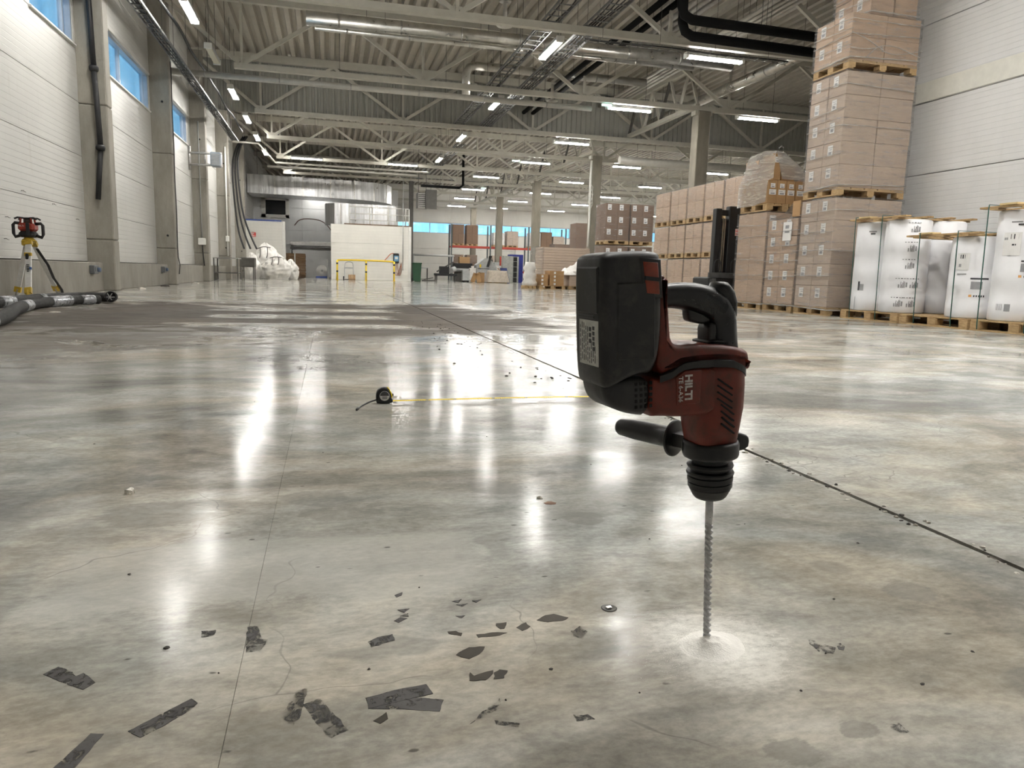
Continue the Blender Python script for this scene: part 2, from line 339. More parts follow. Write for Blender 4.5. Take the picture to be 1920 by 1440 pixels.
for i, (a, c) in enumerate(WIN):
    o = thing('window_%d' % (i + 1), None, None, (-4.68, (a + c) / 2, WZ0), kind='structure'); f = MB()
    f.box(-4.76, -4.61, a, c, WZ0, WZ0 + .05).box(-4.76, -4.61, a, c, WZ1 - .06, WZ1).box(-4.76, -4.61, a, a + .06, WZ0, WZ1).box(-4.76, -4.61, c - .06, c, WZ0, WZ1); f.build('window_frame', M['window_frame'], o)
    cuts = [a + .06, a + (c - a) * (.33 if i else .55), c - (.30 if i != 0 else .28), c - .06] if i != 0 else [a + .06, c - .30, c - .06]
    for k in range(len(cuts) - 1):
        MB().box(-4.715, -4.705, cuts[k], cuts[k + 1], WZ0 + .05, WZ1 - .06).build('pane', M['glass'], o)
        if k: MB().box(-4.74, -4.66, cuts[k] - .03, cuts[k] + .03, WZ0 + .05, WZ1 - .06).build('mullion', M['window_frame'], o)
    MB().box(-4.62, -4.55, a - .03, c + .03, WZ0 - .03, WZ0).build('window_sill', M['white_paint'], o)
    MB().box(-4.62, -4.56, a - .03, c + .03, WZ1, WZ1 + .05).build('window_head', M['white_paint'], o)
b = MB(); 
for k in range(len(PIL)):
    y0 = PIL[k - 1] + .35 if k else YB
    b.rbox(-4.6, -4.33, y0, PIL[k] + .001, 0, .56, .012)
o = b.build('baseboard_left', M['plinth_concrete']); o['kind'] = 'structure'
PN = {10.1: None, 16.05: 'concrete wall pillar with a black hose hanging down its face', 22.1: 'plain concrete wall pillar between the second and third blue windows', 28.0: 'concrete wall pillar beside the bracketed fan box',
      34.0: 'concrete wall pillar behind the steel table frame', 40.0: 'farthest concrete wall pillar, next to black cables and white bags'}
for y in PIL[3:]:
    o = thing('wall_pillar', PN[y], 'pillar', (-4.35, y + .18, 0), 'concrete pillars along the window wall')
    for z0, z1 in ((0, 1.0), (1.006, 3.55), (3.556, 7.86)): MB().rbox(-4.62, -4.11, y, y + .36, z0, z1, .02).build('cast_section', M['concrete'], o)
    for z in (1.35, 4.9):
        if y > 16.5: MB().lathe([(.03, 0), (.03, .02)], 10, (-4.30, y + .001, z), (0, -1, 0)).build('bolt_hole', M['dark_void'], o)
# ------------------------------------------------------------------ right wall, end walls
b = MB().box(9.96, 10.1, YB, 13.0, 0, ZD + .2).box(10.1, XR + .2, 12.86, 13.0, 0, ZD + .2); wr = b.build('wall_right', M['concrete']); wr['kind'] = 'structure'
for z0, z1 in ((0, 1.24), (1.25, 2.44), (2.45, 3.64), (3.65, 4.93), (4.94, 6.15), (6.16, ZD)):
    for y0, y1 in ((YB, -2.), (-1.99, 4.5), (4.51, 13.)): panel(9.9, 9.97, y0, y1, z0, z1 - .002, wr, M['panel_grey'])
MB().box(9.885, 9.9, -8, 12.9, 3.66, 3.98).build('skirting_strip', simple('cream_strip', (.78, .77, .70), .5, 0, .05), wr)
b = MB().box(XL - .2, 10.1, YB - .15, YB, 0, ZD + .2); o = b.build('wall_rear', M['panel_grey']); o['kind'] = 'structure'
b = MB().box(XR, XR + .15, 13, YF, 0, ZD + .2); o = b.build('wall_side', M['panel_white']); o['kind'] = 'structure'
# far wall with its window band
FZ0, FZ1 = 3.95, 4.85
b = MB().box(XL - .2, XR, YF, YF + .12, 0, FZ0).box(XL - .2, XR, YF, YF + .12, FZ1, ZD + .2).box(XL - .2, 5.0, YF, YF + .12, FZ0, FZ1).box(32.5, XR, YF, YF + .12, FZ0, FZ1)
wf = b.build('wall_far', M['concrete']); wf['kind'] = 'structure'
xs = [4.6, 10.5, 16.4, 22.3, 28.2, XR]
for i in range(5):
    for z0, z1 in ((0, 1.3), (1.31, 2.6), (2.61, FZ0 - .01), (FZ1 + .01, 6.2), (6.21, ZD)): panel(xs[i] + .004, xs[i + 1] - .004, YF - .06, YF, z0, z1, wf, M['panel_white'])
for i in range(5):
    x0 = 5.0 + i * 5.5; x1 = x0 + 5.5; o = thing('window_%d' % (i + 4), None, None, ((x0 + x1) / 2, YF, FZ0), kind='structure')
    MB().box(x0, x1, YF - .02, YF + .1, FZ0, FZ0 + .05).box(x0, x1, YF - .02, YF + .1, FZ1 - .05, FZ1).box(x0, x0 + .05, YF - .02, YF + .1, FZ0, FZ1).box(x1 - .05, x1, YF - .02, YF + .1, FZ0, FZ1).build('window_frame', M['window_frame'], o)
    for k in range(3):
        a = x0 + .05 + k * 1.8; MB().box(a, a + 1.8, YF + .04, YF + .05, FZ0 + .05, FZ1 - .05).build('pane', M['glass'], o)
        if k: MB().box(a - .03, a + .03, YF, YF + .08, FZ0 + .05, FZ1 - .05).build('mullion', M['window_frame'], o)
# corrugated bulkhead above the third truss
def bulkhead(name, label, y, x0, x1, z0, z1, mat, pitch=.2, d=.04):
    b = MB(); x = x0; sec = []
    while x < x1: sec += [(x, 0), (x + pitch * .42, 0), (x + pitch * .5, d), (x + pitch * .92, d)]; x += pitch
    n = len(sec); b.add([(a, y + e, z0) for a, e in sec] + [(a, y + e, z1) for a, e in sec], [(i, i + 1, i + 1 + n, i + n) for i in range(n - 1)])
    b.box(x0, x1, y + d + .02, y + d + .05, z0, z1)
    return tag(b.build(name, mat), kind='structure')
bulkhead('wall_bulkhead', '', 28.27, XL, XR, 6.0, ZD, M['bulkhead_paint'])
# ------------------------------------------------------------------ roof trusses
TY = [16.35, 22.2, 28.1, 33.3, 39.0, 45.0, 51.0, 57.0]
TL = ['nearest steel roof truss, its lower chord highest in the view', 'second steel roof truss, in front of the two round ducts', 'third steel roof truss, carrying the corrugated bulkhead', 'fourth steel roof truss, just past the bulkhead',
      'fifth steel roof truss, above the silver rectangular duct', 'sixth steel roof truss, over the junk corner', 'seventh steel roof truss, far down the hall', 'last steel roof truss before the far wall']
def truss():
    y = TY[0]; o = thing('roof_truss', TL[0], 'truss', (11.8, y, 5.95), 'steel roof trusses'); m = M['truss_paint']
    MB().box(-2.45, 33.8, y - .08, y + .08, 5.95, 6.10).build('bottom_chord', m, o)
    MB().box(-4.55, 33.8, y - .07, y + .07, 7.68, 7.94).build('top_chord', m, o)
    bx = [-2.25 + 5 * k for k in range(8)]
    for i, x in enumerate(bx):
        if i == 7: break
        MB().obox((x, y, 6.1), (x, y, 7.7), .07, .07).build('vertical', m, o)
        MB().obox((x + .06, y, 6.1), (x + 2.5, y, 7.72), .09, .10).build('diagonal', m, o)
        MB().obox((x - .06, y, 6.1), (x - 2.5 if i else x - 2.1, y, 7.72), .09, .10).build('diagonal', m, o)
        MB().box(x - .11, x + .11, y - .012, y + .012, 6.08, 6.22).build('gusset', m, o)
    return o
t0 = truss()
for k in range(1, len(TY)):
    o = copy_tree(t0); o.location.y = TY[k]; o['label'] = TL[k]
    if k >= 5:
        for ch in list(o.children):
            pass
# ------------------------------------------------------------------ columns and lengthwise girder
CY = [22.2, 31.8, 41.4, 50.9, 60.4]
CL = ['nearest and tallest concrete column behind the wrapped pallet row', 'concrete column with a coiled cream cable, left of the brown stacks', 'concrete column behind the pale cardboard stack', 'concrete column rising from the junk corner', 'farthest concrete column in front of the far windows']
for y, lb in zip(CY, CL):
    o = thing('hall_column', lb, 'column', (11.8, y, 0), 'concrete columns down the hall')
    MB().rbox(11.58, 12.02, y - .22, y + .22, 0, 5.93, .02).build('shaft', M['column_concrete'], o)
    MB().rbox(11.5, 12.1, y - .15, y + .15, 5.80, 5.945, .01).build('bearing_plate', M['truss_paint'], o)
for k in range(4):
    y0, y1 = CY[k], CY[k + 1]; o = thing('lattice_girder', 'lengthwise lattice girder between the %s columns' % ['first and second', 'second and third', 'third and fourth', 'fourth and fifth'][k], 'girder', (11.8, (y0 + y1) / 2, 6.12), 'lengthwise girders over the columns')
    g0, g1 = y0 + .3, (28.15 if k == 0 else y1 - .3)
    MB().box(11.72, 11.88, g0, g1, 6.12, 6.26).build('bottom_chord', M['truss_paint'], o); MB().box(11.74, 11.86, g0, g1, 7.45, 7.6).build('top_chord', M['truss_paint'], o)
    nn = 4; st = (g1 - g0) / nn
    for j in range(nn):
        a = g0 + j * st; MB().obox((11.8, a, 6.2), (11.8, a + st / 2, 7.5), .08, .08).build('diagonal', M['truss_paint'], o); MB().obox((11.8, a + st / 2, 7.5), (11.8, a + st, 6.2), .08, .08).build('diagonal', M['dark_steel'] if j % 2 else M['truss_paint'], o)
# coiled cable on the second column
o = thing('coiled_cable', 'cream hose and cable coiled on the second hall column', 'hose', (11.54, 31.6, 3.2))
b = MB(); b.path([(11.52 + .10 * math.cos(t * .7) * (1 if t % 2 else .8), 31.52, 4.4 + .28 * math.sin(t * .7) - .02 * t) for t in range(28)], .022, 6); b.build('coil', M['pipe_white'], o)
MB().path([(11.5, 31.54, 5.7), (11.48, 31.54, 5.0), (11.5, 31.54, 2.9), (11.49, 31.54, 1.9)], .05, 8).build('riser', M['white_paint'], o)
# ------------------------------------------------------------------ lamps
def lamp(along, L=1.5):
    o = thing('batten_lamp', '', 'lamp', (0, 0, 0)); h = L / 2
    f = (lambda a, b_, c: (a, b_, c)) if along == 'x' else (lambda a, b_, c: (b_, a, c))
    def bx(a0, a1, c0, c1, z0, z1):
        p, q = f(a0, c0, z0), f(a1, c1, z1); return (min(p[0], q[0]), max(p[0], q[0]), min(p[1], q[1]), max(p[1], q[1]), z0, z1)
    MB().rbox(*bx(-h, h, -.09, .09, .045, .13), .012).build('housing', M['grey_plastic'], o)
    MB().box(*bx(-h + .04, h - .04, -.07, .07, .008, .044)).build('diffuser', M['lamp'], o)
    for s in (-1, 1):
        MB().rbox(*bx(s * h - .035, s * h + .035, -.095, .095, -.005, .135), .008).build('end_cap', M['white_paint'], o)
        p = f(s * (h - .2), 0, .13); MB().tube(p, (p[0], p[1], 2.22), .006, 5).build('hanger_rod', M['dark_steel'], o)
    return o
LX, LYm = lamp('x'), lamp('y'); used = set()
ORD = ['first', 'second', 'third', 'fourth', 'fifth', 'sixth', 'seventh', 'eighth', 'ninth']
def place(kind, x, y, z, label, group, off=False):
    src = LX if kind == 'x' else LYm
    o = copy_tree(src) if kind in used else src; used.add(kind); o.location = (x, y, z); o['label'] = label; o['group'] = group
    if off:
        for ch in o.children:
            if ch.name.startswith('diffuser'): ch.data = ch.data.copy(); ch.data.materials[0] = M['lamp_off']
    return o
for i, y in enumerate((13.7, 17.75, 21.1, 25.3, 29.3, 33.2, 37.2)):
    lb = {17.75: 'largest lit batten lamp in the row by the windows, cut by the top edge', 21.1: 'unlit cream batten lamp in the row by the windows', 25.3: 'second lit batten lamp of the row by the windows', 29.3: 'third lit batten lamp of the row by the windows',
          33.2: 'fourth lit batten lamp of the row by the windows', 37.2: 'last lit batten lamp of the row by the windows'}.get(y, 'lit batten lamp of the window-side row, number %s, outside the picture' % ORD[i])
    place('y', -2.85, y, 5.92, lb, 'batten lamps by the window wall', y == 21.1)
for y, lb in ((2.45, 'added unseen fill lamp in line with the cable-tray row, off to the drill side'), (5.5, 'lit batten lamp of the cable-tray row almost overhead, outside the picture'), (11.6, 'lit batten lamp of the cable-tray row ahead, just outside the picture'), (17.7, 'largest lit batten lamp under the cable trays'), (23.65, 'second lit batten lamp under the cable trays'), (29.85, 'third lit batten lamp under the cable trays'), (35.9, 'smallest lit batten lamp under the cable trays')):  # the lamp nearest the camera is added to brighten floor and right wall
    place('y', 5.28, y, 5.92, lb, 'batten lamps under the cable trays')
for x, y, lb in ((8.5, 4.4, 'lit crosswise batten lamp near the right wall, outside the picture'), (8.5, 1.5, 'added crosswise fill lamp abreast of the drill, outside the picture'), (1.6, 3.6, 'added crosswise fill lamp above the foreground, outside the picture'), (3.4, 4.2, 'added crosswise fill lamp right of the foreground one, outside the picture'), (-.6, 49.2, 'batten lamp lighting the back room under the silver duct'), (9.2, 16.85, 'crosswise batten lamp nearest to the tall carton tower'), (9.42, 22.55, 'crosswise batten lamp beside a small green exit lamp'), (13.9, 22.3, 'crosswise batten lamp right of the nearest hall column'), (9.64, 28.9, 'crosswise batten lamp on the corrugated bulkhead line'),  # lamp abreast of the drill and both over the foreground: added fill light
                 (9.7, 34.5, 'crosswise batten lamp first behind the bulkhead'), (14.15, 33.9, 'crosswise batten lamp behind the bulkhead, left of the nearest column'), (19.0, 34.0, 'crosswise batten lamp behind the bulkhead, right of the nearest column'),
                 (-.96, 38.0, 'crosswise batten lamp over the left end of the silver duct'), (3.72, 38.0, 'crosswise batten lamp over the right end of the silver duct')):
    q = place('x', x, y, 5.85 if y < 47 else 5.3, lb, 'crosswise batten lamps')
    if y > 47:
        for ch in q.children:
            if ch.name.startswith('diffuser'): ch.data = ch.data.copy(); ch.data.materials[0] = M['lamp_dim']
for j, y in enumerate((40.6, 46.9, 52.8, 58.9)):
    for i, x in enumerate((8.6 + .5 * j, 13.6, 18.5, 23.2, 28.0)):
        place('x', x, y, 5.85, 'far crosswise batten lamp, %s in row %s behind the bulkhead' % (ORD[i], ['two', 'three', 'four', 'five'][j]), 'far crosswise batten lamps')
# small spot over the silver duct, exit lamps
def spot(x, y, z, lb, nm='floodlight'):
    o = thing(nm, lb, 'lamp', (x, y, z)); MB().lathe([(.05, .16), (.11, .10), (.12, .0)], 14, (x, y, z), None).build('shade', M['white_paint'], o)
    MB().lathe([(.10, -.01), (.10, .004)], 14, (x, y, z)).build('bulb', M['lamp'], o); MB().tube((x, y, z + .16), (x, y, 8.1), .015, 6).build('stem', M['dark_steel'], o)
spot(-2.1, 44.5, 6.25, 'single bright floodlight in front of the silver duct')
for x, y, lb in ((8.55, 22.3, 'small green exit lamp beside a crosswise batten'), (8.7, 34.4, 'small green exit lamp past the bulkhead'), (9.6, 46.0, 'small green exit lamp far along the hall')):
    o = thing('exit_lamp', lb, 'lamp', (x, y, 5.9), 'green exit lamps'); MB().rbox(x - .17, x + .17, y - .06, y + .06, 5.92, 6.0, .01).build('housing', M['white_paint'], o)
    MB().rbox(x - .15, x + .15, y - .05, y + .05, 5.88, 5.92, .01).build('diffuser', M['exit_lamp'], o); MB().tube((x, y, 6.0), (x, y, 8.1), .006, 5).build('hanger_rod', M['dark_steel'], o)
# ------------------------------------------------------------------ ducts and pipes
def pipe(name, label, cat, pts, r, mat, n=14, group=None, bands=0, bm='galvanised'):
    c = Vector(pts[0]); o = thing(name, label, cat, c, group); MB().path(pts, r, n).build('run', M[mat], o)
    for i in range(len(pts) - 1):
        a, d = Vector(pts[i]), Vector(pts[i + 1]); L = (d - a).length
        for k in range(bands and int(L / bands)):
            q = a.lerp(d, (k + .5) * bands / L); dd = (d - a).normalized() * .02; MB().tube(q - dd, q + dd, r * 1.035, n).build('joint_ring', M[bm], o)
    L_, i = max(((Vector(pts[k + 1]) - Vector(pts[k])).length, k) for k in range(len(pts) - 1)); a, d = Vector(pts[i]), Vector(pts[i + 1])
    for k in range(max(1, int(L_ / 2.6))):
        q = a.lerp(d, (k + .5) / max(1, int(L_ / 2.6)))
        if q.z < 7.6 and abs(d.z - a.z) < .5: MB().tube((q.x, q.y, q.z + r * .8), (q.x, q.y, 8.1), .006, 5).build('hanger_rod', M['dark_steel'], o)
    return o
pipe('round_duct', 'large round galvanised duct crossing below the roof in front of the second truss', 'duct', [(-.45, 19, 6.47), (10.9, 19, 6.47)], .17, 'duct_steel', 18, None, 1.5)
pipe('round_duct', 'thin galvanised pipe hung just under the large round duct', 'duct', [(-.25, 18.9, 6.235), (9.7, 18.9, 6.235)], .06, 'duct_steel', 12, None, 1.5)
pipe('round_duct', 'round duct with an elbow that drops behind the second truss', 'duct', [(4.25, 23.4, 6.1), (4.25, 23.4, 6.75), (4.35, 23.4, 6.92), (4.55, 23.4, 6.98), (10.3, 23.4, 6.98)], .13, 'duct_steel', 16, None, 1.6)
pipe('round_duct', 'long slim pale pipe along the underside of the second truss', 'pipe', [(-4.3, 22.75, 5.86), (8.2, 22.75, 5.86)], .085, 'pipe_white', 12, None, 2.)
for i, x in enumerate((7.38, 7.74)):
    pipe('coolant_pipe', 'black insulated pipe running down the hall, %s of the pair' % ('left' if i == 0 else 'right'), 'pipe', [(x, 15.3, 6.75), (x, 28.1, 6.75)], .075, 'black_pipe', 12, 'black lengthwise pipes')
pipe('coolant_pipe', 'upper black pipe bending across towards the carton tower', 'pipe', [(7.15, 14.6, 7.4), (7.15, 14.6, 6.15), (7.22, 14.6, 5.98), (7.4, 14.6, 5.9), (10.9, 14.6, 5.86)], .10, 'black_pipe', 14, 'black crosswise pipes')
pipe('coolant_pipe', 'lower black pipe bending across towards the carton tower', 'pipe', [(7.36, 14.95, 7.4), (7.36, 14.95, 5.95), (7.43, 14.95, 5.78), (7.6, 14.95, 5.7), (10.9, 14.95, 5.66)], .10, 'black_pipe', 14, 'black crosswise pipes')
for i in range(4):
    x = 10.45 + i * .18; pipe('conduit_pipe', 'pale pipe in the bundle of four under the deck, %s from the left' % ORD[i], 'pipe', [(x, 13.4, 7.2), (x, 28.0, 7.2)], .055, 'pipe_white', 10, 'bundle of pale pipes under the deck')
for i in range(3):
    x = 9.0 + i * .22; pipe('conduit_pipe', 'grey pipe under the deck behind the black elbows, %s of three' % ORD[i], 'pipe', [(x, 13.2, 7.45), (x, 21.5, 7.45)], .075, 'galvanised', 10, 'grey pipes by the black elbows')
pipe('round_duct', 'slanting galvanised duct behind the carton tower', 'duct', [(12.4, 16.5, 6.6), (12.4, 27.9, 6.6)], .16, 'duct_steel', 14, None, 2.)
pipe('round_duct', 'pale round duct along the far side of the bulkhead', 'duct', [(12.2, 30.0, 5.55), (22.0, 30.0, 5.55)], .17, 'pipe_white', 14)
pipe('conduit_pipe', 'thin pale pipe kinked from the wall down to the silver duct', 'pipe', [(-4.4, 34.4, 5.9), (-2.9, 34.4, 5.9), (-2.2, 34.5, 5.15), (4.6, 34.7, 5.15)], .045, 'pipe_white', 8)
pipe('conduit_pipe', 'pale horizontal pipe over the silver duct', 'pipe', [(-3.0, 40.5, 5.75), (4.8, 40.5, 5.75)], .06, 'pipe_white', 8)
pipe('conduit_pipe', 'black pipe with hooked ends beside the hanging heater', 'pipe', [(4.9, 40., 5.15), (7.0, 40., 5.15), (7.2, 40., 5.3), (7.2, 40., 6.9)], .07, 'black_pipe', 8)
# cable ladders
def ladder(name, label, x, y0, y1, z, wd=.42, step=.3, tilt=0., cables=0):
    o = thing(name, label, 'cable tray', (x, (y0 + y1) / 2, z))
    for s in (-1, 1): MB().box(x + s * wd / 2 - .012, x + s * wd / 2 + .012, y0, y1, z, z + .05).build('side_rail', M['tray_steel'], o)
    b = MB(); y = y0 + .1
    me = MB().box(-wd / 2, wd / 2, -.014, .014, 0, .02).mesh('rung', M['tray_steel'])
    while y < y1: inst('rung', me, o, (x, y, z + .01)); y += step
    for k in range(cables):
        cx = x - wd * .3 + wd * .6 * k / max(1, cables - 1)
        MB().path([(cx + .03 * math.sin(i * 1.3 + k), y0 + (y1 - y0) * i / 24, z + .035 + .01 * math.sin(i * 2.1 + k)) for i in range(25)], .016, 5).build('cable', M['cable_black'], o)
    for k in range(4):
        yy = y0 + (k + .5) * (y1 - y0) / 4
        for s in (-1, 1): MB().tube((x + s * wd / 2, yy, z + .05), (x + s * wd / 2, yy, 8.1), .006, 5).build('hanger_rod', M['dark_steel'], o)
    return o
ladder('cable_ladder', 'steel cable ladder full of cables hugging the window wall', -3.68, 12, 33, 5.7, .24, .3, 0, 4)
ladder('cable_ladder', 'left of the two cable ladders above the middle lamp row', 4.85, 12, 28.2, 6.105, .38, .35, 0, 2)
ladder('cable_ladder', 'right of the two cable ladders above the middle lamp row', 5.85, 12, 28.2, 6.105, .42, .35, 0, 4)
o = ladder('cable_ladder', 'long wire tray beyond the bulkhead in line with the middle lamps', 5.9, 33.5, 41.5, 6.3, .42, .5, 0, 3)
def wire_tray(label, x0, x1, y, z):
    o = thing('wire_tray', label, 'cable tray', ((x0 + x1) / 2, y, z))
    for dy, dz in ((-.1, .06), (-.1, 0), (0, 0), (.1, 0), (.1, .06)): MB().tube((x0, y + dy, z + dz), (x1, y + dy, z + dz), .006, 5).build('wire', M['tray_steel'], o)
    me = MB().path([(0, -.1, .06), (0, -.1, 0), (0, .1, 0), (0, .1, .06)], .006, 5).mesh('cross_wire', M['tray_steel']); x = x0 + .1
    while x < x1: inst('cross_wire', me, o, (x, y, z)); x += .25
    MB().path([(x0 + (x1 - x0) * i / 12, y + .03 * math.sin(i), z + .03) for i in range(13)], .02, 5).build('cable', M['cable_black'], o)
    x = x0 + .4
    while x < x1: MB().tube((x, y - .1, z + .06), (x, y - .1, 8.1), .005, 5).build('hanger_rod', M['dark_steel'], o); x += 1.4
wire_tray('black wire cable tray slung under the nearest truss', 5.6, 10.8, 16.2, 5.78)
o = thing('cable_run', 'black cable following the ladder along the window wall', 'cable', (-3.35, 22, 5.9)); MB().path([(-3.35 + .02 * math.sin(i), 12 + i * .9, 6.03 + .03 * math.sin(i * 1.7)) for i in range(24)], .035, 6).build('run', M['cable_black'], o)
for i in range(6): MB().tube((-3.35, 13.5 + i * 3.4, 5.96), (-3.35, 13.5 + i * 3.4, 8.1), .006, 5).build('hanger_rod', M['dark_steel'], o)
for k, (x, y, z) in enumerate(((4.05, 17.4, 6.28), (6.9, 22.8, 6.0))):
    o = thing('air_diffuser', 'round ring-shaped air diffuser %s' % ('left of the nearest middle lamp' if k == 0 else 'under the pale pipe'), 'vent', (x, y, z))
    for r in (.06, .11, .16): MB().lathe([(r, 0), (r + .02, -.012), (r + .035, 0), (r + .02, .012)], 18, (x, y, z)).build('ring', M['pipe_white'], o)
    MB().tube((x, y, z + .008), (x, y, z + .5), .05, 10).build('collar', M['pipe_white'], o)
pipe('round_duct', 'short vertical grey duct dropping to the ring diffuser', 'duct', [(4.05, 17.4, 6.8), (4.05, 17.4, 7.9)], .14, 'galvanised', 14)
# ------------------------------------------------------------------ fittings on the window wall
o = thing('drain_hose', 'black hose hanging down the pillar beside the first window', 'hose', (-4.3, 16.0, 2.2))
MB().path([(-4.33, 15.98, 7.6), (-4.33, 15.97, 6.3), (-4.30, 15.97, 5.2), (-4.28, 15.97, 4.2)], .05, 10).build('upper_length', M['black_rubber'], o)
MB().path([(-4.28, 15.96, 4.2), (-4.25, 15.97, 3.3), (-4.24, 15.98, 2.75)], .05, 10).build('middle_length', M['black_rubber'], o)
MB().path([(-4.24, 15.98, 2.74), (-4.28, 15.97, 2.3), (-4.33, 15.97, 1.77)], .047, 10).build('flat_end', M['black_rubber'], o)
for z, x in ((4.2, -4.28), (2.75, -4.24)): MB().lathe([(.07, -.05), (.085, -.02), (.085, .02), (.07, .05)], 12, (x, 15.97, z)).build('coupling', M['black_rubber'], o)
o = thing('slotted_rail', 'grey slotted mounting rail on the wall at the left edge', 'rail', (-4.58, 12.0, 1.55)); MB().rbox(-4.6, -4.55, 11.93, 12.06, 1.55, 2.05, .006).build('channel', M['galvanised'], o)
for k in range(9): MB().box(-4.552, -4.547, 11.97, 12.02, 1.58 + k * .052, 1.605 + k * .052).build('slot', M['dark_void'], o)
for i, (y, z, lb) in enumerate(((12.35, 1.18, 'bent nail left in the wall panel level with the laser'), (12.25, .86, 'bent nail in the wall panel beside the tripod leg'), (13.0, 1.62, 'bent nail in the panel near the slotted rail'), (14.3, 1.53, 'bent nail in the panel halfway to the hose pillar'), (15.5, 1.35, 'bent nail in the panel next to the hose pillar'))):
    tag(MB().path([(-4.6, y, z), (-4.56, y, z + .004), (-4.565, y + .02, z - .006), (-4.565, y + .09, z - .010)], .0045, 5).build('wall_nail', M['dark_steel'], None, (-4.58, y, z)), lb, 'nail', 'nails in the wall panels')
for y, z, lb in ((15.3, .42, 'grey socket box on the plinth beside the hose pillar'), (21.35, .42, 'grey socket box on the plinth beside the second pillar')):
    o = thing('socket_box', lb, 'socket', (-4.32, y, z), 'socket boxes on the plinth'); MB().rbox(-4.33, -4.24, y - .13, y + .13, z - .08, z + .08, .01).build('case', simple('socket_grey', (.13, .135, .14), .5), o)
    MB().lathe([(.045, 0), (.04, .05), (.03, .05)], 12, (-4.24, y + .07, z), (1, 0, 0)).build('blue_cap', simple('socket_blue', (.10, .14, .22), .5), o); MB().rbox(-4.245, -4.225, y - .11, y - .05, z - .03, z + .05, .005).build('lid', M['socket_grey'], o)
o = thing('junction_box', 'white junction box with cables on the third pillar', 'box', (-4.3, 27.9, 1.35)); MB().rbox(-4.45, -4.2, 27.86, 27.999, 1.28, 1.52, .02).build('case', M['white_paint'], o); MB().path([(-4.32, 27.97, 1.5), (-4.33, 27.97, 3.5), (-4.33, 27.97, 5.5)], .02, 6).build('conduit', M['grey_plastic'], o)
MB().path([(-4.32, 27.95, 1.28), (-4.30, 27.94, .9), (-4.27, 27.95, .55)], .018, 6).build('cable', M['cable_black'], o)
o = thing('wall_cable', 'loose black cable hanging down the second pillar', 'cable', (-4.08, 22.3, .4)); MB().path([(-4.09, 22.3 + .03 * math.sin(k * 1.1), 6.0 - k * .31) for k in range(18)], .012, 5).build('run', M['cable_black'], o); MB().path([(-4.09, 22.32, .75), (-4.06, 22.36, .55), (-4.08, 22.3, .3)], .012, 5).build('tail', M['cable_black'], o)
o = thing('conduit', 'white conduit with a switch down the fourth pillar', 'conduit', (-4.2, 33.9, .9)); MB().tube((-4.22, 33.97, 1.0), (-4.22, 33.97, 5.6), .03, 8).build('tube', M['white_paint'], o); MB().rbox(-4.29, -4.15, 33.88, 33.999, 1.62, 1.86, .015).build('switch', M['white_paint'], o)
# bracketed fan box
o = thing('fan_box', 'grey fan box held off the wall by a pipe bracket', 'fan', (-3.75, 27.3, 3.95)); z0, z1 = 3.97, 4.36
for z in (z0, z1): MB().path([(-4.57, 27.5, z), (-4.45, 27.45, z), (-3.5, 27.3, z)], .04, 8).build('bracket_arm', M['galvanised'], o)
MB().path([(-4.56, 27.5, 4.58), (-4.56, 27.5, 3.8)], .045, 8).build('bracket_post', M['galvanised'], o)
MB().rbox(-3.86, -3.52, 27.18, 27.62, z0 - .04, z1 + .04, .03).build('case', simple('fan_grey', (.36, .40, .44), .4, .4), o)
for k in range(6): MB().box(-3.82, -3.56, 27.165, 27.185, z0 + .02 + k * .062, z0 + .05 + k * .062).build('louvre', M['galvanised'], o)
MB().tube((-4.05, 27.38, z0), (-4.05, 27.38, z1), .02, 6).build('brace', M['galvanised'], o)
